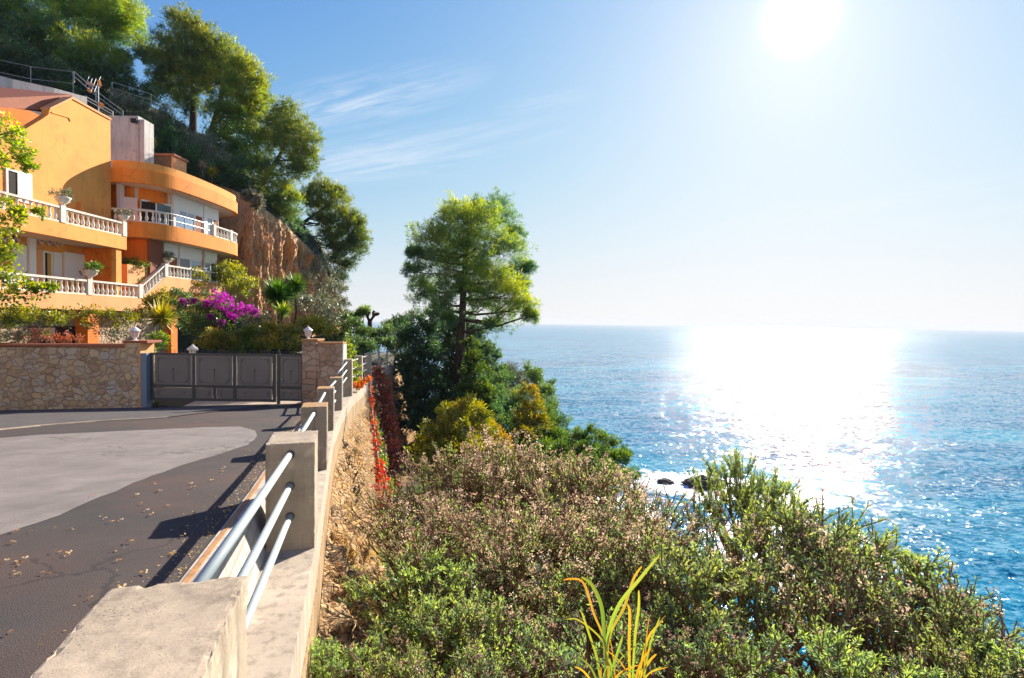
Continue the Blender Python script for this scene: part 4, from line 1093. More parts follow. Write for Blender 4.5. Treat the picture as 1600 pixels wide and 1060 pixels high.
# ------------------------------------------------------------------ things on and around the house
def potted(px, zbase, X, s, label, mat='olive_grey', pot='white_stone', grp='potted plants on the balustrades'):
    b = Vector((X, oy(px, X), zbase)); r_ = empty('potted_plant', b, label, 'potted plant', grp)
    mb = MB(); mb.lathe([(.16 * s, 0), (.10 * s, .05 * s), (.12 * s, .12 * s), (.34 * s, .28 * s), (.38 * s, .42 * s), (.42 * s, .46 * s), (.42 * s, .52 * s), (.30 * s, .5 * s)], b, 12); mb.build('urn', M[pot], r_, smooth=True)
    tree_seed[0] += 1
    crown('plant', [((b.x, b.y, b.z + .62 * s), (.48 * s, .48 * s, .26 * s), 0)], M[mat], r_, leaf=.12 * s, cov=1.0, aspect=.35, seed=tree_seed[0], up=.6)
z_ = BH + .22
potted(100, zd + z_, XA - .11, .85, 'white urn with silvery trailing plant on the upper balcony pier', 'olive_grey')
potted(194, zd + z_, XA - .11, .7, 'small white urn on the right end pier of the upper balcony', 'olive_grey')
potted(141, zf1 + z_, XA - .11, .95, 'white urn with a round green plant halfway along the lower terrace', 'bush_green')
potted(212, zf1 + .25, XA - .9, 1.1, 'low urn with a spreading plant behind the corner of the lower terrace', 'bush_green', 'pinkish')
potted(262, zg1 + z_, XA - .11, .75, 'white urn on the pier at the top of the stair', 'olive_grey')
bush('planter_plant', 'low green leafy plant filling the orange planter under the balcony end', 'plant', [(193, 414, 8, 33), (207, 416, 9, 33.3), (222, 417, 8, 33.6)], 'bush_green', leaf=.14, cov=1.0, stems=False)

mb = MB(); mb.box(-29.5, P(216, 200, 38).x, 38, 39.2, 7, P(195, 181, 38).z); mb.box(P(216.2, 200, 38).x, P(224, 200, 38).x, 38.1, 39.1, 6.5, P(221, 186, 38).z)
o = mb.build('grey_blockhouse', M['grey_wall']); tag(o, 'blank grey rendered block standing behind the gable above the rounded wing', 'outbuilding')
fl = empty('floodlight', P(212, 190, 37.9), 'small dark floodlight near the top corner of the grey block', 'floodlight')
b = P(212, 190, 37.9); mb = MB(); mb.box(b.x - .2, b.x + .2, b.y - .25, b.y - .02, b.z - .14, b.z + .14); mb.build('lamp_head', M['dark'], fl, bevel=.03)
mb = MB(); mb.box(b.x - .04, b.x + .04, b.y - .02, b.y + .1, b.z - .2, b.z + .02); mb.build('bracket', M['wire'], fl)
ck = empty('stone_chimney', P(250, 262, 40), 'squat brown stone chimney with a tiled top behind the rounded roof', 'chimney')
a, b = P(221, 238, 40), P(268, 243, 40)
mb = MB(); mb.box(a.x, b.x, 40, 41.6, 8.5, a.z - .25); mb.build('stack', M['stone_brown'], ck)
mb = MB(); mb.box(b.x + .001, b.x + .12, 39.98, 41.62, 8.5, a.z - .26); mb.build('stack_lit_side', M['orange_pale'], ck)  # sunlit side put in as a pale slab on the brown stack
mb = MB(); mb.box(a.x - .08, b.x + .25, 39.9, 41.7, a.z - .249, a.z - .08); mb.build('tile_top', M['terracotta'], ck, bevel=.03)
# pale retaining wall at the foot of the wooded slope, above the roof
pts = [P(-120, 92, 33), P(-10, 116, 33.5), P(20, 124, 34), P(85, 138, 36), P(136, 152, 38)]
mb = MB(); mb.ribbon([(p.x, p.y) for p in pts], [p.z - 2.6 for p in pts], [p.z for p in pts], .4)
tag(mb.build('upper_retaining_wall', M['grey_wall']), 'pale rendered retaining wall sloping above the brown roof at the foot of the trees', 'retaining wall')
def railing(name, label, pts, h, rails, r_=.035, group=None):
    e = empty(name, pts[0] - Vector((0, 0, h)), label, 'railing', group)
    for p in pts:
        mb = MB(); mb.tube([p - Vector((0, 0, h)), p], r_ * 1.2, 6); mb.build('post', M['thin_rail'], e)
    for k in range(rails):
        mb = MB(); mb.tube([p - Vector((0, 0, .02 + k * h * .42)) for p in pts], r_, 6); mb.build('rail', M['thin_rail'], e)
railing('stair_railing', 'pair of pale handrails running down beside the grey block behind the antenna', [P(116, 112, 40), P(150, 142, 41), P(192, 173, 42.5)], .8, 2, .028)
railing('stair_railing', 'lower pale handrail just above the gable of the orange wall', [P(133, 150, 38.5), P(176, 174, 39.5)], .5, 2)
railing('slope_railing', 'thin metal railing between the bushes under the tall twin pine', [P(175, 128, 47), P(236, 147, 47), P(271, 173, 47)], 1.2, 2, .03)
railing('slope_railing', 'thin wire railing above the pale retaining wall at the left edge of the trees', [P(-40, 85, 38), P(48, 104, 38.5), P(114, 112, 40)], 2.0, 2, .015)
an = empty('tv_antenna', P(154, 176, 37), 'television antenna with orange elements on a thin mast above the gable', 'antenna')
mb = MB(); mb.tube([P(154, 178, 37), P(153.5, 132, 37)], .03, 6); mb.build('mast', M['wire'], an)
mb = MB(); mb.tube([P(134, 130, 36.6), P(157, 137, 37.2)], .035, 6)
for px, py, dx, dy in ((136, 128, 3, 8), (141, 131, 3, 8), (146, 133, 4, 10), (152, 132, 5, 12)): mb.tube([P(px - dx, py + dy, 36.5), P(px + dx, py - dy, 37.5)], .02, 5)
mb.build('boom', M['wire'], an)
mb = MB()
for pp in ([(135, 127), (145, 132), (143, 136), (135, 132)], [(151, 125), (153.5, 125), (156, 134), (154, 135)], [(136, 138), (142, 140), (140, 145), (136, 142)]):
    mb.prism([P(x, y, 36.9) for x, y in pp], (.05, .12, .03)); mb.build('reflector', M['orange_plastic'], an); mb = MB()
mb.prism([P(x, y, 37) for x, y in ((154, 159), (160, 162), (159, 168), (154, 166))], (.05, .1, 0))
mb.build('mast_clamp', M['orange_plastic'], an)

# ------------------------------------------------------------------ the hill and its cliff
COLS = [-260, -120, 0, 110, 200, 280, 330, 352, 378, 398, 410, 422, 435, 448, 470, 500, 520, 540]
FOOT = [(100, 38), (110, 39), (140, 40), (160, 42), (250, 43), (300, 46), (410, 47), (470, 46.5), (500, 45.3), (525, 44.4), (525, 45.8), (525, 47.2), (525, 49), (525, 51.5), (525, 54), (525, 57), (522, 60), (520, 63)]
EDGE = [(70, 39), (90, 40), (125, 41), (152, 43), (215, 45), (262, 47.5), (285, 48), (292, 47.5), (303, 46.5), (314, 46), (325, 47.2), (333, 48.4), (343, 50.2), (355, 52.5), (375, 55), (405, 58.5), (440, 61.5), (503, 65)]
CREST = [(-260, 62), (-160, 62), (-20, 60), (75, 58), (140, 57), (192, 57), (215, 57), (232, 56.5), (252, 56), (272, 56), (284, 56), (295, 56), (308, 57), (322, 59), (345, 61), (380, 64), (425, 67), (495, 70)]
def catm(vals, f):
    i = min(int(f), len(vals) - 2); t = f - i; t = max(0.0, min(1.0, t)); return vals[i] * (1 - t) + vals[i + 1] * t
def ctrl(tab, f):
    px = catm(COLS, f); py = catm([q[0] for q in tab], f); Y = catm([q[1] for q in tab], f); return P(px, py, Y)
rows = []
NI, NJ = 340, 120
for j in range(NJ + 1):
    tj = j / NJ; row = []
    for i in range(NI + 1):
        f = (len(COLS) - 1) * i / NI
        a, b = ctrl(FOOT, f), ctrl(EDGE, f)
        p = a.lerp(b, tj); p.y += -0.9 * math.sin(math.pi * tj) * 0.4
        q = Vector((p.x * .55, p.y * .55, p.z * .13)); n1 = fbm(q.x, q.y, q.z, 5)
        q2 = Vector((p.x * 1.7, p.y * 1.7, p.z * .45)); n2 = 0.5 - abs(mnoise.noise(q2)); n3 = fbm(p.x * 2.2, p.y * 2.2, p.z * 1.2, 4)
        vv = mnoise.voronoi(Vector((p.x * .55, p.y * .55, p.z * .22)))[0]
        amp = smooth((f - 5.6) / .9) * min(1, (1 - tj) * 8) * (1.25 if f > 12 else 1.0)
        saw = (p.x * .62 + p.y * .45 + 1.1 * n1 + .3 * math.sin(p.z * .5)) % 1.0; saw = (saw if saw < .72 else (1 - saw) * .72 / .28) - .36
        dsp = (n1 * .75 + n2 * .35 + n3 * .22 + (vv[1] - vv[0]) * .5 - .3 + saw * .45) * amp
        p = p + Vector((dsp * .9, -dsp * .7, n3 * .2 * amp)); row.append(p)
    rows.append(row)
rows2 = [rows[-1]]
for j in range(1, 41):
    tj = j / 40; row = []
    for i in range(NI + 1):
        f = (len(COLS) - 1) * i / NI
        p = Vector(rows[-1][i]).lerp(ctrl(CREST, f), tj); p.z += 0.5 * fbm(p.x * .3, p.y * .3, 9, 4) * math.sin(math.pi * min(1, tj * 1.2) / 1.2)
        row.append(p)
    rows2.append(row)
last = rows2[-1]
for j in range(1, 10): rows2.append([Vector((p.x - .3 * j, p.y + j * 2.2, p.z - j * j * .45)) for p in last])
grid_mesh('cliff', rows, M['rock'])
grid_mesh('hill', rows2, M['scrub_ground'])
# the cliff's far side, closed off behind its right end
e0 = [r[-1] for r in rows] ; back = []
for k in range(12):
    back.append([Vector((p.x - 1.1 * k + .4 * fbm(k * .4, p.z * .3, 2), p.y + 1.4 * k, p.z)) for p in e0])
grid_mesh('cliff_end', back, M['rock'])

# rocks in the surf
def boulder(name, c, r3, seed, mat, label, cat, grp=None):
    import bmesh
    bm = bmesh.new(); bmesh.ops.create_icosphere(bm, subdivisions=4, radius=1)
    for v in bm.verts:
        n = fbm(v.co.x * 1.4 + seed, v.co.y * 1.4, v.co.z * 1.4, 5)
        v.co *= 1 + .45 * n; v.co = Vector((v.co.x * r3[0], v.co.y * r3[1], v.co.z * r3[2]))
    me = bpy.data.meshes.new(name); bm.to_mesh(me); bm.free()
    o = finish(name, me, mat); o.location = c; return tag(o, label, cat, grp)
M['sea_rock'] = rock('wet_rock', [(0.03, 0.025, 0.022), (0.07, 0.055, 0.045), (0.12, 0.09, 0.075)], 1.0, (1, 1, .6), .2)
boulder('sea_rock', (rp.x, rp.y, SEA_Z), (4.5, 3.0, 1.7), 1, M['sea_rock'], 'largest dark rock breaking the surface in the white surf', 'rock', 'rocks in the surf')
boulder('sea_rock', (rp.x + 6, rp.y - 4, SEA_Z - .2), (2.6, 1.8, 1.0), 5, M['sea_rock'], 'small dark rock in the surf just right of the largest one', 'rock', 'rocks in the surf')
boulder('sea_rock', (rp.x - 8, rp.y + 2, SEA_Z - .3), (2.2, 1.8, 0.9), 8, M['sea_rock'], 'low dark rock in the surf just left of the largest one', 'rock', 'rocks in the surf')
c = P(1012, 770, 80); boulder('sea_rock', (c.x - 3, 86, SEA_Z + .5), (9, 7, 3.2), 11, M['sea_rock'], 'broad dark rock at the foot of the headland behind the dry shrubs', 'rock')

# ------------------------------------------------------------------ pines and woodland
G_H = 'pines on the wooded hill'
pine('pine_tree', 'tall spreading pine by itself on the sea side of the cliff edge', 'pine tree', [(714, 625, 41), (716, 575, 41), (720, 535, 41), (722, 500, 41), (724, 455, 41.2), (728, 400, 41.5), (735, 350, 42)], .42,
     [(700, 352, 26, 41, .1), (672, 378, 26, 40, .1), (725, 346, 30, 41, .25), (760, 345, 26, 43, 0), (786, 348, 20, 44, -.2), (775, 322, 18, 46, -.3), (741, 328, 16, 45, -.3), (745, 385, 40, 40, .15), (690, 415, 36, 41, 0), (655, 402, 17, 41, -.3),
      (648, 425, 13, 41, -.3), (790, 395, 30, 42.5, .05), (812, 425, 18, 44, -.2), (826, 420, 8, 44, -.2), (806, 370, 14, 44, -.15), (812, 448, 14, 42, 0), (765, 440, 36, 40, .2), (710, 455, 32, 41, -.1), (672, 470, 24, 41, -.25), (660, 450, 16, 41, -.2), (795, 460, 26, 39.5, .35), (820, 478, 18, 39, .3), (828, 495, 9, 39, .1),
      (790, 492, 22, 40, .1), (770, 512, 14, 40, -.1), (730, 420, 34, 42, -.05), (705, 385, 28, 42.5, 0), (755, 482, 20, 40.5, .1), (738, 462, 24, 41, -.05), (780, 455, 22, 41.5, .15), (692, 478, 16, 40, -.15), (700, 500, 10, 40, -.2), (680, 492, 12, 41.5, -.3), (645, 395, 7, 41, -.3)], 'pine_sea', leaf=.36, cov=1.1, sub=.22, aspect=.09)
pine('pine_tree', 'tallest dark pine with twin trunks on the hill above the house', 'pine tree', [(300, 222, 54), (302, 190, 54), (303, 150, 54), (300, 100, 54.5), (290, 60, 55)], .38,
     [(282, 35, 17, 55), (300, 52, 24, 55), (270, 72, 22, 55, -.15), (312, 75, 28, 54, .05), (290, 105, 34, 54, -.05), (255, 115, 24, 55, -.25), (240, 95, 20, 55.5, -.3), (228, 85, 14, 56, -.3), (265, 145, 26, 55, -.3), (310, 140, 34, 53.5, 0), (290, 165, 18, 54, -.3), (330, 110, 30, 54.5, .1)], 'pine', leaf=.40, group=G_H)
pine('pine_tree', 'bright yellow green pine crown leaning right beside the tallest pine', 'pine tree', [(325, 228, 54), (332, 200, 54), (342, 165, 54), (350, 125, 54.5)], .34,
     [(345, 78, 18, 55, .1), (352, 98, 25, 54.5, .15), (372, 112, 24, 54, .3), (385, 135, 26, 54, .3), (360, 145, 34, 53.5, .25), (392, 165, 24, 54, .2), (375, 180, 30, 53.5, .25), (350, 185, 24, 53.5, .1), (402, 135, 14, 55, .05), (405, 175, 13, 55, 0), (385, 205, 18, 54, .1), (345, 210, 16, 54, -.1), (408, 155, 11, 56, 0)], 'pine', leaf=.40, group=G_H)
pine('pine_tree', 'leaning pine with bare dark trunk between the twin pine and the lowest pine', 'pine tree', [(402, 310, 52), (412, 285, 52), (428, 258, 52), (444, 232, 52.2), (450, 200, 52.5)], .30,
     [(446, 178, 17, 53, 0), (430, 195, 18, 53, 0), (458, 200, 22, 52.5, .05), (475, 222, 20, 52, .15), (482, 245, 14, 52, .1), (445, 225, 24, 52, .1), (462, 248, 22, 51.5, .1), (420, 222, 18, 53, -.1), (476, 268, 15, 51.5, -.1), (455, 270, 17, 52, -.1), (402, 215, 20, 53.5, -.1)], 'pine', leaf=.38, group=G_H)
pine('pine_tree', 'low rounded pine hanging over the top of the red cliff', 'pine tree', [(398, 322, 51), (405, 300, 51), (415, 280, 51)], .26,
     [(390, 262, 22, 51, -.1), (410, 268, 20, 51, -.1), (425, 292, 20, 50.5, .05), (442, 308, 22, 50.5, .1), (425, 318, 18, 50.5, -.1), (450, 335, 17, 50.5, -.1), (378, 240, 18, 52, -.15), (370, 262, 15, 52, .1), (455, 312, 12, 51, .2)], 'pine', leaf=.36, group=G_H)
pine('pine_tree', 'lowest pine reaching out over the drop at the right end of the cliff', 'pine tree', [(458, 368, 62), (472, 350, 62), (492, 335, 62), (508, 325, 62)], .26,
     [(492, 303, 15, 62.5, 0), (508, 298, 16, 62.5, .05), (478, 312, 11, 62, -.1), (520, 320, 20, 62, .15), (500, 328, 20, 62, .1), (530, 303, 9, 63, -.1), (533, 345, 18, 62, 0), (555, 345, 12, 63, -.15), (545, 365, 22, 62, 0), (562, 378, 15, 62.5, -.1), (530, 388, 22, 62, -.1), (552, 395, 20, 62, -.1), (512, 372, 18, 62, -.15), (524, 412, 16, 62, -.2), (540, 420, 12, 62.5, -.25), (505, 350, 15, 62, -.05), (530, 436, 9, 62.5, -.3), (562, 352, 7, 63, -.1)], 'pine', leaf=.38, group=G_H)
pine('pine_tree', 'broad pine filling the top left corner with bright crown edge', 'pine tree', [(120, 120, 56), (130, 80, 56), (145, 40, 56)], .40,
     [(60, 5, 36, 57, 0), (110, 5, 36, 56, .05), (160, 0, 34, 56, .2), (195, 25, 25, 56, .25), (170, 35, 32, 55, .25), (198, 55, 20, 56, .15), (130, 35, 34, 56, -.1), (170, 62, 20, 56, -.1), (205, 40, 15, 57, .2)], 'pine', leaf=.42, group=G_H)
pine('pine_tree', 'shaded pine crowns massed above the pale retaining wall at far left', 'pine tree', [(60, 115, 52), (62, 80, 52), (70, 50, 52)], .32,
     [(20, 30, 34, 54, -.15), (40, 60, 36, 52, -.1), (90, 60, 30, 52, 0), (75, 90, 26, 51, -.1), (120, 75, 24, 51, .15), (150, 85, 22, 50, .2), (172, 98, 20, 50, .2), (185, 112, 14, 50, -.1), (150, 108, 18, 50, -.1), (120, 100, 18, 49, 0), (-10, 60, 34, 53, -.1), (190, 92, 10, 51, 0)], 'pine', leaf=.40, group=G_H)

G_B = 'bushes on the wooded hill'
for blobs, mat_, lab, lf in (
    ([(-20, 10, 34, 55), (20, 40, 34, 54), (-30, 60, 34, 50), (10, 80, 28, 48), (50, 70, 26, 50)], 'broad_dark', 'dark undergrowth on the slope in the far top left corner', .24),
    ([(85, 95, 22, 50), (120, 100, 22, 50), (150, 120, 20, 49), (175, 125, 18, 49)], 'broad_dark', 'dark undergrowth beneath the shaded pines above the antenna', .22),
    ([(20, 98, 24, 42), (55, 106, 22, 42), (-15, 86, 26, 42), (85, 118, 18, 42)], 'broad_dark', 'dark bushes behind the pale retaining wall at far left', .2),
    ([(90, 120, 20, 46), (115, 128, 18, 46), (105, 138, 12, 44, .4)], 'broad_dark', 'dark bushes left of the antenna', .2),
    ([(215, 150, 22, 52), (235, 158, 18, 52), (190, 145, 18, 50), (205, 165, 14, 50)], 'broad_dark', 'dark bluish bush in the sky gap right of the antenna', .2),
    ([(190, 165, 14, 47), (215, 180, 18, 47), (245, 190, 22, 48), (262, 205, 20, 48)], 'olive_grey', 'grey brushwood along the top of the grey block', .16),
    ([(250, 215, 26, 47), (275, 235, 26, 47), (240, 235, 20, 46)], 'broad_dark', 'dark thicket right of the grey block', .2),
    ([(300, 230, 24, 48), (322, 245, 24, 48), (340, 262, 20, 47.5), (318, 222, 16, 50)], 'olive_grey', 'silver grey shrub below the trunks of the tall pines', .17),
    ([(300, 262, 20, 46), (325, 278, 18, 46), (290, 250, 20, 46)], 'broad_dark', 'dark bush just above the rounded roof', .18),
    ([(355, 280, 22, 47.5), (370, 262, 18, 48.5), (378, 292, 16, 48)], 'broad_dark', 'dark leafy bush between silver shrub and red cliff top', .2),
    ([(355, 240, 22, 51), (375, 225, 22, 52), (345, 225, 18, 52)], 'bush_green', 'green bush filling the gap under the leaning pine', .22),
    ([(230, 228, 8, 41), (237, 224, 6, 41)], 'yellow_green', 'small yellow green bush on top of the stone chimney', .14),
    ([(528, 455, 10, 61), (533, 475, 11, 61), (538, 495, 11, 61), (520, 505, 12, 60), (524, 432, 8, 61)], 'olive_grey', 'grey green scrub down the right hand edge of the red cliff', .24),
    ([(440, 335, 12, 52), (470, 362, 12, 55), (455, 348, 11, 53)], 'broad_dark', 'dark scrub along the sloping edge of the red cliff', .18)):
    bush('hill_bush', lab, 'bush', blobs, mat_, leaf=lf, group=G_B, cov=1.2, stems=False)
bush('hanging_shrub', 'thin grey green shrub hanging down the right end of the red cliff', 'shrub', [(495, 405, 14, 57, 0), (508, 425, 18, 57), (515, 450, 20, 57), (500, 470, 18, 56), (485, 440, 13, 55), (512, 480, 14, 56), (490, 490, 10, 55)], 'olive_grey', leaf=.26, cov=.35, aspect=.3)
bush('cactus_clump', 'pale spiny cactus clump on the cliff top beside the rounded roof', 'cactus', [(390, 308, 8, 46.5), (398, 315, 8, 46.5), (404, 322, 7, 46.5)], 'olive_grey', leaf=.4, cov=.8, aspect=.6, stems=False, tone0=.8)
# small palms on the rounded roof
def yucca(name, label, px, pyb, pyc, Y, R, mat='yucca', cat='yucca', n=170, heads=1, lean=0, tone=.6, width=.045, grp=None):
    b, c = P(px, pyb, Y), P(px + lean, pyc, Y); root = empty(name, b, label, cat, grp); R = PXR(R, Y)
    mb = MB(); mb.tube(limb(b, c, 0, 5, .02), [.09, .08, .07, .07, .06], 7); mb.build('stem', M['bark'], root)
    tree_seed[0] += 1; r = np.random.default_rng(tree_seed[0])
    d = rand_dirs(r, n); d[:, 2] = d[:, 2] * .75 + .25
    # two-part blades: stiff, drooping at the tip
    p0 = np.tile(np.array(c), (n, 1)) + d * .05; L = R * r.uniform(.55, 1.1, n)
    tn = tone + r.normal(size=n) * .2 + d[:, 2] * .2
    me = leaf_mesh('blades', p0, d, L, R * width * 2.2, tn, seed=tree_seed[0], mid=.35, bend=.04); finish('blades', me, M[mat], root)
    return root
yucca('small_palm', 'tiny palm with dry orange skirt on the rounded roof edge', 317, 277, 258, 43.5, 9, 'dry_leaf', 'palm', 90, tone=.8)
yucca('small_palm', 'small yellow tufted palm right of the tiny palm on the roof edge', 332, 285, 270, 44, 12, 'yellow_green', 'palm', 110, tone=.75)

# woodland on the slope between road bend and sea
G_W = 'shaded trees on the seaward slope'
def wood(lab, trunk, rad, blobs, mat_='broad_dark', leaf=.22, tone0=.3, cov=1.5, **k):
    return pine('evergreen_tree', lab, 'tree', trunk, rad, blobs, mat_, leaf=leaf, group=G_W, cov=cov, aspect=.5, tuft=1, tone0=tone0, **k)
wood('dark ivy covered tree directly right of the crimson creeper', [(655, 800, 40), (655, 700, 40), (655, 600, 40), (655, 540, 40)], .3,
     [(640, 535, 24, 40), (662, 520, 24, 41), (640, 575, 26, 39.5), (672, 560, 30, 40), (645, 620, 26, 38.5), (675, 610, 32, 39), (650, 665, 28, 37), (682, 660, 34, 38), (655, 715, 28, 36), (690, 705, 30, 37), (628, 510, 14, 44), (660, 755, 26, 34), (645, 790, 18, 32)], tone0=.16)
wood('dark rounded tree behind the trunk of the lone pine', [(705, 760, 44), (705, 650, 44), (705, 560, 44)], .3,
     [(690, 518, 22, 45), (712, 512, 24, 45), (738, 528, 22, 44), (755, 550, 16, 44), (700, 550, 30, 44), (735, 565, 30, 43), (700, 600, 36, 42), (720, 640, 34, 41), (690, 640, 30, 40), (758, 575, 14, 44)], tone0=.25)
wood('mid green conical tree just right of the lone pine trunk', [(742, 700, 39), (742, 620, 39), (740, 560, 39)], .25,
     [(738, 562, 15, 39), (742, 585, 20, 39), (738, 610, 24, 38.5), (755, 620, 20, 38.5), (728, 635, 20, 38), (748, 645, 22, 38), (735, 540, 12, 40)], 'bush_green', .2, .2)
wood('dark pointed tree closing the headland left of the sea', [(762, 640, 56), (762, 590, 56)], .25, [(760, 545, 12, 57), (770, 560, 14, 57), (778, 585, 18, 56), (770, 610, 20, 55)], tone0=.45)
G_S = 'bushes on the seaward slope'
SL = [
    ([(790, 595, 20, 58), (806, 605, 20, 57), (785, 620, 18, 55), (800, 630, 16, 54)], 'olive_grey', 'brownish grey rounded bush above the yellow bushes on the slope', .22, .2),
    ([(825, 590, 16, 70), (842, 600, 17, 70), (855, 622, 15, 68), (835, 618, 18, 68), (862, 640, 10, 66)], 'broad_dark', 'dark smooth bush mass ending the headland against the sea', .3, .7),
    ([(825, 615, 12, 42), (832, 638, 18, 41), (822, 665, 22, 40), (808, 685, 22, 38), (838, 665, 16, 40)], 'yellow_green', 'upright yellow green pine bush in the middle of the slope', .2, .4),
    ([(668, 690, 16, 30), (690, 672, 20, 30), (712, 650, 20, 31), (735, 645, 20, 31), (702, 700, 28, 29), (732, 680, 28, 30), (755, 665, 18, 32), (690, 725, 30, 28), (725, 720, 34, 28), (655, 705, 10, 30)], 'yellow_green', 'wide yellow green pine bush in front of the dark trees', .18, .35),
    ([(762, 672, 18, 33, .45), (775, 690, 18, 32, .45), (790, 700, 14, 32, .3), (760, 705, 22, 31), (785, 725, 24, 30)], 'yellow_green', 'bush with orange tinged tips in the middle of the slope', .18, .45),
    ([(858, 655, 16, 46), (872, 668, 17, 45), (850, 685, 22, 42), (880, 692, 20, 42), (860, 715, 24, 38)], 'bush_green', 'dull green bush right of the upright yellow bush', .2, .15),
    ([(905, 690, 16, 38), (922, 682, 13, 39), (890, 712, 20, 36), (918, 712, 22, 36), (905, 740, 24, 33)], 'bush_green', 'dark green bush near the right tip of the headland', .18, .2),
    ([(948, 690, 13, 36), (962, 700, 12, 36), (945, 718, 18, 34), (968, 722, 15, 34), (978, 712, 9, 35), (955, 745, 22, 31)], 'bush_green', 'last green bush standing against the surf', .18, .25),
    ([(800, 745, 28, 26), (840, 745, 26, 26), (870, 755, 24, 26), (760, 755, 26, 24)], 'bush_green', 'low green bush behind the dry headed shrubs', .15, .1),
    ([(700, 765, 22, 20), (665, 775, 18, 20), (735, 770, 22, 20)], 'broad_dark', 'dark low bush in the gully beside the stone bank', .14, .3),
]
for blobs, mat_, lab, lf, tn in SL:
    bush('slope_bush', lab, 'bush', blobs, mat_, leaf=lf, group=G_S, cov=1.5, aspect=.32, tone0=tn, stems=False)
# hedges and small trees where the fence line ends
bush('slope_bush', 'large dark green bush filling the slope behind the upright yellow bush', 'bush', [(772, 600, 22, 50), (785, 640, 28, 47), (808, 650, 22, 47), (790, 675, 28, 43), (835, 690, 26, 42), (812, 715, 26, 38), (850, 640, 16, 52), (865, 700, 22, 44)], 'broad_dark', leaf=.18, group=G_S, cov=2.0, aspect=.4, tone0=.5, stems=False)
bush('slope_bush', 'dull green undergrowth along the lower headland edge above the surf', 'bush', [(880, 725, 24, 38), (905, 745, 24, 35), (935, 740, 22, 35), (962, 750, 18, 34), (900, 715, 20, 40), (935, 715, 16, 38), (985, 745, 12, 36)], 'bush_green', leaf=.16, group=G_S, cov=1.8, aspect=.36, tone0=.1, stems=False)
bush('slope_bush', 'dark bush at the foot of the lone pine trunk', 'bush', [(725, 640, 24, 38), (760, 650, 22, 38), (745, 610, 20, 40), (770, 625, 18, 42)], 'broad_dark', leaf=.18, group=G_S, cov=1.8, aspect=.4, tone0=.35, stems=False)
G_E = 'hedges beyond the railing'
for blobs, lab in (([(548, 520, 18, 52), (570, 528, 16, 51), (560, 545, 18, 50), (545, 500, 12, 56), (552, 548, 18, 46), (575, 550, 14, 46)], 'dark hedge directly above the far concrete posts'),
                   ([(595, 530, 16, 52), (615, 525, 16, 52), (600, 545, 16, 49), (622, 545, 16, 48), (582, 535, 14, 52)], 'dark hedge behind the thin wire fence'),
                   ([(632, 505, 12, 60), (610, 512, 10, 62), (648, 502, 14, 58)], 'hazy treetops between the bare pollard and the lone pine')):
    bush('hedge', lab, 'hedge', blobs, 'broad_dark', leaf=.2, group=G_E, cov=1.6, tone0=.45, stems=False)
pine('small_tree', 'small round tree standing above the hedge left of the bare pollard', 'tree', [(566, 520, 56), (567, 505, 56), (568, 495, 56)], .08, [(566, 489, 7, 56), (571, 486, 6, 56), (561, 493, 5, 56)], 'pine_sea', leaf=.25, cov=1.0)
pr = empty('pollard_tree', P(578, 530, 56), 'bare pollarded tree with stubby raised branches against the sky', 'tree')
mb = MB(); q = lambda x, y: P(x, y, 56)
mb.tube([q(578, 530), q(578, 515), q(578, 502)], [.28, .25, .24], 8)
for br_ in ([(578, 503), (574, 495), (571, 489)], [(574, 495), (576, 490), (578, 487)], [(578, 503), (582, 497), (586, 492), (589, 489)], [(584, 494), (583, 489), (585, 486)], [(586, 492), (590, 492), (592, 489)]):
    mb.tube([q(*p_) for p_ in br_], [.17, .13, .15, .13][:len(br_)], 7)
mb.build('trunk', M['bark'], pr, smooth=True)

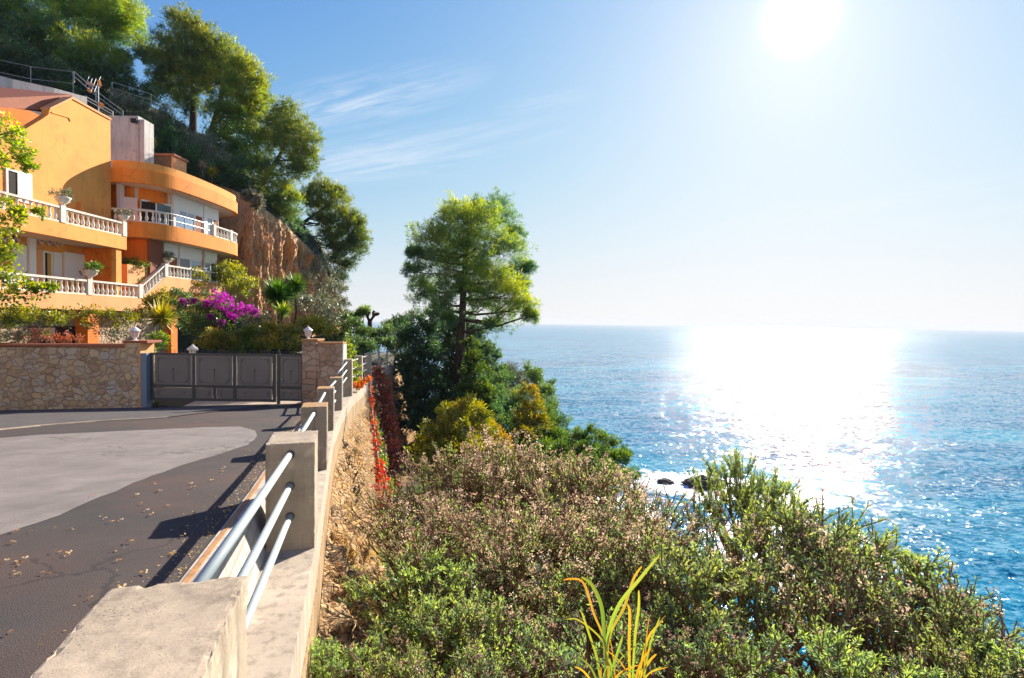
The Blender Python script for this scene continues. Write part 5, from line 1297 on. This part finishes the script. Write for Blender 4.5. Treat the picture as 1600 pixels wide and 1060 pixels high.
# garden behind the gate
G_G = 'garden shrubs behind the gate'
GD = [
    ([(305, 490, 20, 30), (285, 478, 14, 30.5), (325, 485, 20, 30), (348, 492, 20, 30), (300, 515, 16, 29.5), (330, 512, 20, 29), (365, 500, 16, 30), (275, 500, 14, 30.5), (280, 462, 10, 31)], 'broad_dark', 'dark green body of the bougainvillea under the landing', 'climbing shrub', .13, .55, 1.2),
    ([(250, 468, 14, 31.5), (238, 478, 12, 31.5), (265, 478, 10, 31.5), (228, 494, 12, 31)], 'yellow_green', 'yellow green vine below the stair of the lower terrace', 'vine', .14, .3, 1.3),
    ([(340, 532, 14, 25), (322, 540, 13, 25), (358, 540, 13, 25), (330, 528, 10, 25.5)], 'yellow_green', 'bright rounded garden shrub over the middle of the gate', 'shrub', .11, .3, 1.5),
    ([(375, 530, 14, 26), (395, 525, 16, 26), (390, 543, 13, 25.5), (372, 545, 10, 25)], 'bush_green', 'green garden shrub right of the bright rounded one', 'shrub', .12, .45, 1.5),
    ([(420, 525, 16, 26), (445, 530, 16, 26), (430, 545, 14, 25.5), (462, 540, 12, 25.5), (455, 520, 12, 26), (408, 540, 12, 25.5)], 'yellow_green', 'broad leafy garden shrub behind the wicket gate', 'shrub', .16, .3, 1.4),
    ([(238, 540, 10, 23), (252, 537, 10, 23), (246, 528, 8, 23)], 'bush_green', 'small fresh green shrub just behind the left end of the gate', 'shrub', .12, .7, 1.4),
    ([(490, 512, 14, 27), (505, 520, 12, 27), (520, 522, 10, 27), (475, 512, 12, 27)], 'yellow_green', 'yellow green garden shrub above the reddish pier', 'shrub', .13, .3, 1.4),
    ([(541, 545, 9, 22.6), (546, 558, 8, 22.6), (540, 568, 7, 22.6), (550, 572, 8, 22.8), (553, 588, 8, 22.8), (556, 600, 7, 23)], 'bush_green', 'bright leafy shrub filling the gap between pier and concrete posts', 'shrub', .12, .9, 1.6),
    ([(355, 425, 16, 42), (345, 440, 12, 41.5), (372, 435, 14, 42), (385, 448, 14, 41), (365, 455, 12, 40), (340, 420, 10, 42)], 'yellow_green', 'yellow green climber at the right end of the landing', 'climbing shrub', .17, .3, 1.1),
    ([(305, 430, 10, 39), (298, 438, 8, 38.6), (315, 436, 8, 39.4), (305, 448, 6, 38.8)], 'yellow_green', 'tufted plant hanging over the landing balustrade', 'plant', .16, .35, 1.1),
    ([(25, 500, 18, 21.8), (60, 502, 18, 21.8), (85, 506, 14, 21.8), (0, 505, 18, 21.8)], 'yellow_green', 'yellow green vine along the far left underside of the lower terrace', 'vine', .13, .2, 1.0),
    ([(110, 500, 14, 23), (140, 496, 14, 24), (175, 500, 14, 25), (205, 502, 14, 26), (190, 510, 8, 26)], 'yellow_green', 'vine strip under the lower terrace above the orange pillar', 'vine', .12, .2, 1.0),
    ([(170, 525, 12, 25), (190, 522, 11, 25)], 'olive_grey', 'dry brownish shrub against the rough wall right of the orange pillar', 'shrub', .12, .3, .6),
    ([(60, 532, 12, 22), (90, 534, 12, 22), (115, 535, 10, 22), (35, 530, 10, 22)], 'crimson_leaf', 'reddish brown creeper lying along the top of the long stone wall', 'creeper', .10, .4, .8),
    ([(15, 532, 14, 21.5), (40, 525, 10, 21.5), (-10, 528, 14, 21.5)], 'olive_grey', 'straggly pale plant at the far left above the stone wall', 'plant', .12, .6, .8),
    ([(500, 480, 16, 36), (520, 490, 14, 37), (480, 478, 12, 36), (505, 500, 12, 36), (465, 470, 10, 37)], 'olive_grey', 'open grey green olive bush in front of the cliff foot', 'shrub', .22, .25, .5),
    ([(380, 490, 12, 33), (400, 500, 14, 33), (420, 505, 12, 33), (395, 515, 14, 32)], 'olive_grey', 'dry brown bush between bougainvillea and palms', 'shrub', .16, .1, .9),
]
for blobs, mat_, lab, cat_, lf, tn, cv in GD:
    bush('garden_shrub', lab, cat_, blobs, mat_, leaf=lf, group=G_G, cov=cv, aspect=.45, tone0=tn, stems='olive' in mat_ and 'open' in lab, base=max(-3.3, min(P(b[0], b[1] + b[2] * 1.6, b[3]).z for b in blobs)))
bush('bougainvillea', 'mass of purple bougainvillea blossom spilling below the landing', 'bougainvillea', [(342, 466, 9, 28.9), (353, 473, 10, 28.8), (362, 484, 9, 28.7), (376, 484, 8, 28.7), (388, 487, 7, 28.8), (363, 497, 6, 28.8), (333, 476, 5, 29), (285, 474, 5, 29.3, -.2), (301, 471, 4, 29.3, -.2), (322, 475, 4, 29, -.2), (344, 506, 4, 28.6), (328, 497, 3, 28.6, -.3), (398, 490, 4, 29)], 'purple', leaf=.10, cov=.42, aspect=.8, stems=False, sub=.42, hollow=.8)
yucca('yucca', 'bright yellow green yucca in front of the terrace stair', 249, 548, 497, 25.5, 31, lean=4, n=190, tone=.85)
yucca('yucca', 'large dark green yucca palm in front of the red cliff', 436, 530, 462, 33, 33, lean=-2, n=620, tone=.0, width=.035)
yucca('yucca', 'smaller yucca palm just above and right of the large dark one', 462, 530, 447, 34, 24, lean=0, n=420, tone=.1, width=.035)
yucca('yucca', 'low yucca drooping between the two taller palms', 442, 535, 486, 31.5, 18, lean=0, n=160, tone=.5)
# leafy vine hanging over the left end of both balconies
vb = [(5, 205, 16, 22.3), (25, 215, 14, 22.3), (10, 235, 20, 22.3), (30, 240, 13, 22.3), (38, 255, 9, 22.4), (0, 260, 14, 22.2), (45, 262, 7, 22.5)]
bush('leafy_vine', 'fresh yellow green foliage hanging in from the left edge before the orange gable', 'vine', vb, 'vine_leaf', leaf=.15, cov=.75, aspect=.6, tone0=.5, base=P(5, 300, 22.3).z, stems=False)
vb = [(5, 325, 14, 21.6), (20, 345, 14, 21.6), (30, 335, 8, 21.7), (60, 332, 6, 22.5), (5, 370, 16, 21.6), (15, 395, 12, 21.6), (5, 430, 16, 21.5), (25, 440, 14, 21.6), (40, 455, 12, 21.8), (65, 455, 10, 22.2), (80, 450, 6, 22.5), (15, 465, 14, 21.5), (0, 405, 14, 21.5)]
bush('leafy_vine', 'green vine climbing the left edge from the lower terrace to the upper balcony', 'vine', vb, 'vine_leaf', leaf=.15, cov=.6, aspect=.6, tone0=.5, base=-3.3, stems=False)
yucca('grass_tuft', 'small weed tuft at the foot of the gate post', 243, 638, 634, 19.6, 9, 'bush_green', 'weed', 90, tone=.4)

# creepers on the stone bank
def creeper(name, label, path, mat, w, n, leaf, seed):
    """path: (px,py,Y,half width px); leaves lie close to the bank"""
    r = np.random.default_rng(seed); PP, TT = [], []
    root = empty(name, P(*path[0][:3]), label, 'creeper', 'creepers on the retaining bank')
    pts = [(P(*q[:3]), PXR(q[3], q[2])) for q in path]
    seg_ = [(pts[i + 1][0] - pts[i][0]).length * (pts[i][1] + pts[i + 1][1]) for i in range(len(pts) - 1)]; tot = sum(seg_)
    for i, sg in enumerate(seg_):
        k = int(n * sg / tot); t = r.random(k)[:, None]
        a, b = np.array(pts[i][0]), np.array(pts[i + 1][0]); ww = pts[i][1] * (1 - t) + pts[i + 1][1] * t
        g_ = r.normal(size=(k, 3)) * np.array([.8, .8, 1.0]) * ww * .6
        PP.append(a + (b - a) * t + g_); TT.append(.45 + .35 * np.sin(t[:, 0] * 9 + i) * .6 + r.normal(size=k) * .25)
    PP = np.concatenate(PP); TT = np.concatenate(TT)
    kp = np.array([mnoise.noise(Vector((p[0] * 1.3, p[1] * 1.3, p[2] * .9 + seed))) + .3 * r.normal() for p in PP]) > .0; PP, TT = PP[kp], TT[kp]
    D = r.normal(size=PP.shape) * .7 + np.array([.6, -.5, -.5])
    me = leaf_mesh('leaves', PP, D, leaf * r.uniform(.6, 1.2, len(PP)), leaf * .75, TT, seed=seed); finish('leaves', me, M[mat], root)
    mb = MB(); mb.tube([p for p, _ in pts], .03, 5); mb.build('stem', M['twig'], root); return root
creeper('creeper', 'bright scarlet creeper streak running down the stone bank', [(578, 600, 19.5, 4), (581, 640, 18, 4), (584, 665, 16.5, 5), (588, 700, 15, 7), (594, 740, 13.4, 9), (600, 775, 12.2, 14), (604, 805, 11.3, 15), (606, 840, 10.6, 8)], 'red_leaf', 1, 2600, .085, 3)
creeper('creeper', 'orange red creeper wisps lying on top of the bank by the far posts', [(552, 600, 21.5, 3), (560, 603, 22, 4), (570, 595, 22.5, 5), (579, 590, 23, 4)], 'red_leaf', 1, 700, .10, 4)
creeper('creeper', 'broad crimson creeper curtain hanging below the wire fence', [(588, 578, 30, 8), (598, 600, 29.5, 13), (604, 640, 28.5, 15), (610, 680, 27, 16), (616, 720, 26, 12), (618, 760, 24.5, 8)], 'crimson_leaf', 1, 5200, .16, 5)
creeper('creeper', 'green and yellow creeper fringe beside the scarlet streak', [(586, 650, 17.5, 4), (592, 690, 16, 5), (600, 735, 14.2, 7), (610, 770, 13, 9), (612, 800, 12, 8)], 'bush_green', 1, 2600, .08, 6)

# ------------------------------------------------------------------ near shrubs
def shrub_proto(seed, dry=0.0, nmain=20, lf=.028, tone=.4, spread=1.0, kl=36):
    """meshes of a shrub one unit tall: stems, narrow leaves in whorls up the twigs, dried flower heads"""
    r = random.Random(seed); nr = np.random.default_rng(seed)
    st = MB(); tips = []
    def grow(p, d, ln, rad, lev):
        q = p.copy(); pts = [p.copy()]; dd = d.copy()
        for i in range(3):
            dd = (dd + Vector((r.gauss(0, .14), r.gauss(0, .14), r.gauss(.05, .10)))).normalized(); q = q + dd * (ln / 3); pts.append(q.copy())
        st.tube(pts, [rad, rad * .85, rad * .7, rad * .55], 4 if lev > 0 else 5, cap=False)
        if lev == 2: tips.append((pts, dd)); return
        for k in range(r.choice((3, 4, 4, 5)) if lev == 0 else r.choice((3, 4, 5))):
            s = pts[r.choice((2, 3, 3))] if k else pts[3]
            nd = (dd + Vector((r.gauss(0, .5), r.gauss(0, .5), r.gauss(.08, .3)))).normalized()
            grow(s, nd, ln * r.uniform(.5, .72), rad * .55, lev + 1)
    for k in range(nmain):
        a = r.uniform(0, 2 * math.pi); e = r.uniform(.02, 1.0) ** .7 * spread
        d = Vector((math.cos(a) * e, math.sin(a) * e, 1.0)).normalized()
        grow(Vector((r.gauss(0, .04), r.gauss(0, .04), 0)), d, r.uniform(.38, .52), .017, 0)
    PP, DD, TT, LL, HP, HD, HT = [], [], [], [], [], [], []
    for pts, dd in tips:
        ct = tone + r.gauss(0, .30); hd = r.random() < dry * (1.25 if pts[-1].z > .6 else .6)
        k = int(kl * (0.35 if hd else 1.0)); ts = nr.random(k) ** .7
        arr = np.array([list(p) for p in pts]); idx = np.minimum((ts * 3).astype(int), 2); f = (ts * 3 - idx)[:, None]
        PP.append(arr[idx] * (1 - f) + arr[idx + 1] * f)
        ax = np.array(dd); DD.append(ax * nr.uniform(.3, 1.3, k)[:, None] + rand_dirs(nr, k) * .8)
        LL.append(lf * nr.uniform(.6, 1.3, k) * (1.15 - .35 * ts)); TT.append(ct + .25 * ts + nr.normal(size=k) * .1)
        if hd:
            m = 26; c = arr[-1] + nr.normal(size=(1, 3)) * .004; c2 = c + nr.normal(size=(4, 3)) * .022
            q = c2[nr.integers(0, 4, m)] + nr.normal(size=(m, 3)) * .008
            HP.append(q); HD.append(rand_dirs(nr, m) + np.array([0, 0, .4])); HT.append(.45 + r.gauss(0, .25) + nr.normal(size=m) * .15)
    me_st = bpy.data.meshes.new('stems'); me_st.from_pydata(st.v, [], st.f); me_st.materials.append(M['twig']); me_st.update()
    PP, DD, LL, TT = map(np.concatenate, (PP, DD, LL, TT))
    me_l = leaf_mesh('leaves', PP, DD, LL, LL * .27, TT, seed=seed, bend=.08); me_l.materials.append(M['shrub_leaf'])
    me_h = None
    if HP:
        HP, HD, HT = map(np.concatenate, (HP, HD, HT))
        me_h = leaf_mesh('flower_heads', HP, HD, nr.uniform(.006, .014, len(HP)) * 1.2, .010, HT, seed=seed); me_h.materials.append(M['dry_head'])
    zmax = float(np.quantile(PP[:, 2], .985))
    return me_st, me_l, me_h, zmax
PROTO = {'D1': shrub_proto(101, .52, 16, .026, .45, 1.0, 26), 'D2': shrub_proto(102, .36, 15, .028, .5, 1.1, 28),
         'G1': shrub_proto(103, 0, 14, .040, .6, 1.05, 36), 'G2': shrub_proto(104, .12, 13, .036, .5, 1.0, 34), 'G3': shrub_proto(105, .25, 13, .030, .3, 1.15, 34), 'G4': shrub_proto(106, .15, 10, .031, .35, 1.3, 24)}
def near_shrub(kind, px, py, Y, s, label, wide=1.0, rz=None):
    """its crown top is at the given point; the root stands s below"""
    st, lf, hd, zm = PROTO[kind]; tp = P(px, py, Y); gz_ = hill_z(max(1.3, tp.x - wx(Y)), Y)
    k = s / zm; zb = tp.z - s
    e = empty('shrub', (tp.x, tp.y, zb), label, 'shrub', 'dry headed shrubs on the bank' if kind[0] == 'D' else 'green shrubs on the bank')
    e.rotation_euler = (0, 0, rnd.uniform(0, 6.28) if rz is None else rz); e.scale = (k * wide, k * wide, k)
    for nm, me in (('stems', st), ('leaves', lf), ('flower_heads', hd)):
        if me is None: continue
        c = bpy.data.objects.new(nm, me); col.objects.link(c); c.parent = e
        if nm == 'flower_heads': c['kind'] = 'stuff'
    return e
NS = [
    ('D1', 650, 775, 8.2, 1.5, 'dry headed shrub at the left end of the brown row, beside the gully'), ('D2', 735, 712, 9.2, 2.0, 'tallest dry headed shrub in front of the yellow green pine bush'),
    ('D1', 810, 700, 9.8, 2.1, 'dry headed shrub right of the tallest one, below the orange tinged bush'), ('D2', 890, 712, 9.6, 2.0, 'dry headed shrub below the dark green headland bushes'),
    ('D1', 965, 742, 9.2, 1.8, 'last dry headed shrub of the back row, nearest the surf'), ('D2', 690, 815, 6.4, 1.5, 'dry headed shrub in the middle row next to the gully shrub'),
    ('D1', 775, 790, 6.8, 1.7, 'dry headed shrub in the middle of the brown patch'), ('D2', 860, 785, 6.8, 1.7, 'dry headed shrub right of the brown patch centre'), ('D1', 945, 800, 6.8, 1.6, 'dry headed shrub behind the reed clump'),
    ('D2', 830, 880, 5.4, 1.3, 'lowest dry headed shrub, left of the reed clump'), 
    ('G3', 1030, 800, 7.6, 1.7, 'green shrub right of the brown row with the surf rock above it'), ('G4', 1085, 785, 8.0, 1.8, 'green shrub directly below the rock in the surf'),
    ('G1', 1158, 718, 10.5, 2.3, 'tallest soft green shrub rising into the surf glitter', .55), ('G1', 1205, 745, 10.0, 2.0, 'soft green shrub right shoulder of the tallest one', .6),
    ('G2', 1240, 795, 7.6, 1.9, 'green shrub with upright twigs right of the tallest one'), ('G3', 1300, 805, 7.2, 1.8, 'green shrub on the skyline above the branching stems'),
    ('G1', 1370, 840, 6.8, 1.7, 'green shrub on the skyline halfway down the right slope'), ('G4', 1430, 870, 6.4, 1.6, 'green shrub on the skyline with brown buds near the right'),
    ('G4', 1490, 920, 5.8, 1.4, 'green shrub near the right edge against the glittering sea'), ('G2', 1535, 985, 5.0, 1.2, 'second last shrub at the lower right against the sea'), ('G1', 1590, 1030, 4.6, 1.1, 'last small shrub in the lower right corner'),
    ('G3', 1130, 850, 6.0, 1.6, 'green shrub in the middle mass below the tallest soft one'), ('G4', 1220, 880, 5.6, 1.5, 'green shrub with reddish stems in the middle mass'), ('G4', 1310, 900, 5.5, 1.5, 'open branching shrub at right centre'),
    ('G4', 1400, 945, 5.2, 1.4, 'open branching shrub low at the right'), ('G1', 1040, 870, 5.6, 1.5, 'green shrub directly right of the reed clump'), ('G4', 960, 880, 5.8, 1.4, 'leafy shrub directly behind the reed clump'),
    ('G1', 672, 868, 5.6, 1.2, 'bright green shrub next to the foot of the scarlet creeper'), ('G4', 565, 1010, 4.4, .55, 'low sprawling shrub at the bottom beside the retaining wall'),
    ('G1', 665, 955, 4.6, 1.1, 'bright leaved shrub at bottom left of the bank'), ('G2', 740, 950, 4.5, 1.2, 'leafy shrub at the bottom between bright one and reeds'), ('G4', 850, 970, 4.3, 1.1, 'dark leaved shrub just left of the reed stems'),
    ('G3', 1080, 960, 4.5, 1.2, 'leafy shrub at the bottom right of the reed stems'), ('G1', 1290, 1000, 4.3, 1.1, 'shrub at the bottom under the branching stems'),
    ('G3', 1400, 1040, 4.2, 1.0, 'low shrub on the bottom edge at the right'), ('G2', 640, 1035, 3.7, .9, 'nearest shrub at the bottom left of the bank'), ('G3', 780, 1040, 3.6, .9, 'nearest shrub at the bottom centre'), 
    ('G2', 1490, 1020, 4.6, 1.2, 'shrub low at the right in front of the sea glitter'), ('G1', 520, 1010, 4.2, .5, 'tiny green sprig at the foot of the concrete wall'),
]
for q in NS: near_shrub(*q)

# the reed clump with long arching blades
def blade(mb, pts, w):
    b = len(mb.v); n = len(pts)
    for i, p in enumerate(pts):
        p = Vector(p); d = (Vector(pts[min(i + 1, n - 1)]) - Vector(pts[max(i - 1, 0)])).normalized()
        s = d.cross(Vector((.25, 1, .1))).normalized(); ww = w * .6 * (0.35 + 2.4 * (i / (n - 1)) * (1 - i / (n - 1)) + .2) * (1 if i < n - 1 else .05)
        if i == n - 1: ww = w * .04
        up = s.cross(d).normalized()
        mb.v += [tuple(p - s * ww / 2 + up * ww * .18), tuple(p), tuple(p + s * ww / 2 + up * ww * .18)]
    for i in range(n - 1):
        for k in (0, 1): mb.f.append([b + 3 * i + k, b + 3 * i + k + 1, b + 3 * i + k + 4, b + 3 * i + k + 3])
reed = empty('reed_clump', P(955, 1120, 3.0), 'clump of long green and orange reed blades in front of the shrubs', 'reed')
def reedblade(pix, w, tone, Y=3.0):
    pts = [P(x, y, Y + dy) for x, y, dy in pix]; sm = []
    v = [Vector(p) for p in pts]
    for i in range(len(v) - 1):
        p = [v[max(0, min(len(v) - 1, i + k))] for k in (-1, 0, 1, 2)]
        for j in range(5):
            t_ = j / 5; sm.append(0.5 * ((2 * p[1]) + (p[2] - p[0]) * t_ + (2 * p[0] - 5 * p[1] + 4 * p[2] - p[3]) * t_ * t_ + (3 * p[1] - p[0] - 3 * p[2] + p[3]) * t_ ** 3))
    sm.append(v[-1]); mb = MB(); blade(mb, sm, w); o = mb.build('blade', M['reed'], reed)
    me = o.data; a = me.attributes.new('tone', 'FLOAT', 'POINT'); nn = len(me.vertices) // 3
    a.data.foreach_set('value', np.repeat(np.clip(np.linspace(tone - .1, tone + .25, nn), 0, 1), 3).astype(np.float32))
for a in (([(950, 1110, 0), (948, 1010, 0), (965, 950, -.05), (1000, 905, -.1), (1030, 868, -.1)], .030, .15), ([(948, 1110, 0), (950, 1005, 0), (975, 950, .05), (990, 905, .1), (1003, 885, .1)], .024, .6),
          ([(952, 1110, 0), (946, 1010, 0), (928, 960, .05), (912, 912, .1), (893, 905, .15), (880, 907, .2)], .020, .75), ([(950, 1110, 0), (944, 1000, 0), (940, 950, -.05), (925, 915, -.1), (908, 902, -.1)], .032, .0),
          ([(940, 1110, 0), (935, 1040, 0), (920, 990, -.1), (908, 955, -.15)], .020, .2), ([(985, 1110, .1), (983, 1010, .1), (984, 960, .1), (981, 945, .1)], .024, .75), ([(986, 1110, .1), (992, 1000, .05), (998, 950, 0), (998, 922, 0)], .022, .3),
          ([(995, 1110, .1), (1000, 1050, .1), (1012, 1000, .1), (1030, 975, .1), (1040, 962, .15)], .020, .6), ([(990, 1110, .1), (1000, 1060, .1), (1014, 1035, .1), (1026, 1022, .1)], .022, .7), ([(960, 1110, 0), (955, 1060, 0), (965, 1020, 0), (975, 990, 0)], .022, .05),
          ([(930, 1110, 0), (925, 1070, 0), (912, 1050, 0), (898, 1042, 0)], .018, .7), ([(950, 1110, 0), (952, 1040, 0), (940, 1000, .1), (905, 970, .1), (885, 968, .1)], .016, .3)):
    reedblade(*a)

rr_ = random.Random(9)
for k in range(16):
    x0 = rr_.uniform(930, 1005); dx = rr_.uniform(-70, 70); tp_ = rr_.uniform(960, 1050); dy_ = rr_.uniform(-.2, .2)
    reedblade([(x0, 1120, dy_), (x0 + dx * .1, 1080, dy_), (x0 + dx * .45, (1080 + tp_) / 2 - 8, dy_), (x0 + dx, tp_, dy_ * 1.3)], rr_.uniform(.008, .018), rr_.choice((.0, .1, .4, .8)))

# grass and dry litter on the bank
r = np.random.default_rng(77); n = 9000
yy = r.uniform(.5, 14, n) ** 1.0; dd_ = r.uniform(.25, 1.9, n)
Pn = np.array([(wx(y) + d, y, hill_z(d, y) + .02) for y, d in zip(yy, dd_)])
cl_ = np.array([mnoise.noise(Vector((p[0] * 1.1, p[1] * 1.1, 3))) for p in Pn]); keep = cl_ > -.02; Pn = Pn[keep]
D = r.normal(size=Pn.shape) * .5 + np.array([.35, -.1, .9]); Ls = r.uniform(.05, .16, len(Pn))
me = leaf_mesh('bank_grass', Pn, D, Ls, Ls * .10, r.random(len(Pn)), 5)
o = finish('bank_grass', me, leafmat('dry_grass', [(0.24, 0.15, 0.05), (0.30, 0.22, 0.08), (0.10, 0.14, 0.03)], .4, .03)); tag(o, 'dry grass tufts on the bank', 'grass', kind='stuff')
n = 26000; xx = r.uniform(-3.0, 9, n); yy = r.uniform(2.0, 16, n)
Pn = np.array([(x, y, hill_z(max(1.2, x - wx(y)), y)) for x, y in zip(xx, yy)]); D = r.normal(size=Pn.shape) * .5 + np.array([0, 0, .9]); Ls = r.uniform(.12, .35, len(Pn))
me = leaf_mesh('undergrowth', Pn, D, Ls, Ls * .14, r.random(len(Pn)), 6)
o = finish('undergrowth', me, M['shrub_leaf']); tag(o, 'undergrowth below the shrubs', 'undergrowth', kind='stuff')

rg = np.random.default_rng(21); n = 2200; yy = rg.uniform(1.6, 17, n); off_ = np.abs(rg.normal(size=n)) ** 1.6 * .09 + .03
Pn = np.array([(wx(y) - edge_off(y) - o_, y, road_z(wx(y) - edge_off(y) - o_, y) + .004) for y, o_ in zip(yy, off_)])
D = rg.normal(size=Pn.shape) * np.array([1, 1, .15]); Ls = rg.uniform(.005, .022, n)
me = leaf_mesh('road_litter', Pn, D, Ls, Ls * .5, rg.random(n), 8); tag(finish('road_litter', me, M['dry_leaf']), 'grit and leaf litter along the road edge', 'litter', kind='stuff')
# fallen leaves on the road
ml = []
for s_ in range(3):
    rr = np.random.default_rng(s_); k = 3
    me = leaf_mesh('fallen_leaf', rr.normal(size=(k, 3)) * .012 + np.array([0, 0, .012]), np.array([[1, .2, .1], [.7, -.8, .15], [-.4, .9, .1]])[:k], .055, .024, rr.random(k), s_, bend=.2)
    me.materials.append(M['dry_leaf']); ml.append(me)
spots = [(165, 812), (172, 818), (158, 808), (190, 815), (300, 757), (304, 763), (298, 765), (348, 738), (350, 733), (345, 742), (330, 752), (390, 704), (368, 770), (193, 921), (30, 900), (12, 992), (85, 828), (52, 832), (8, 880), (110, 866), (105, 870), (230, 800), (262, 792), (240, 757), (420, 660), (440, 650), (30, 884), (72, 897), (200, 850), (180, 862), (330, 775), (20, 850)]
for _ in range(26): spots.append((rnd.uniform(10, 330), rnd.uniform(745, 950)))
for i, (px, py) in enumerate(spots):
    p = onroad(px, py)
    if p.x > wx(p.y) - edge_off(p.y) - .05: continue
    o = bpy.data.objects.new('fallen_leaf', ml[i % 3]); col.objects.link(o); o.location = p + Vector((0, 0, .006)); o.rotation_euler = (0, 0, rnd.uniform(0, 6.28)); s_ = rnd.uniform(.3, .7); o.scale = (s_, s_, s_)
    tag(o, 'small dry tan leaf fallen on the road asphalt', 'leaf', 'fallen leaves on the road')

# ------------------------------------------------------------------ sea air
t = NT('sea_haze'); v_ = t.new('ShaderNodeVolumePrincipled', {'Color': (0.74, 0.79, 0.86, 1), 'Density': 0.00009, 'Anisotropy': 0.1}); t.l.new(v_.outputs[0], t.out.inputs['Volume'])
mb = MB(); mb.box(-61000, 61000, -600, 81000, -40, 75); tag(mb.build('haze', t.m), kind='stuff')
scene.cycles.volume_bounces = 0
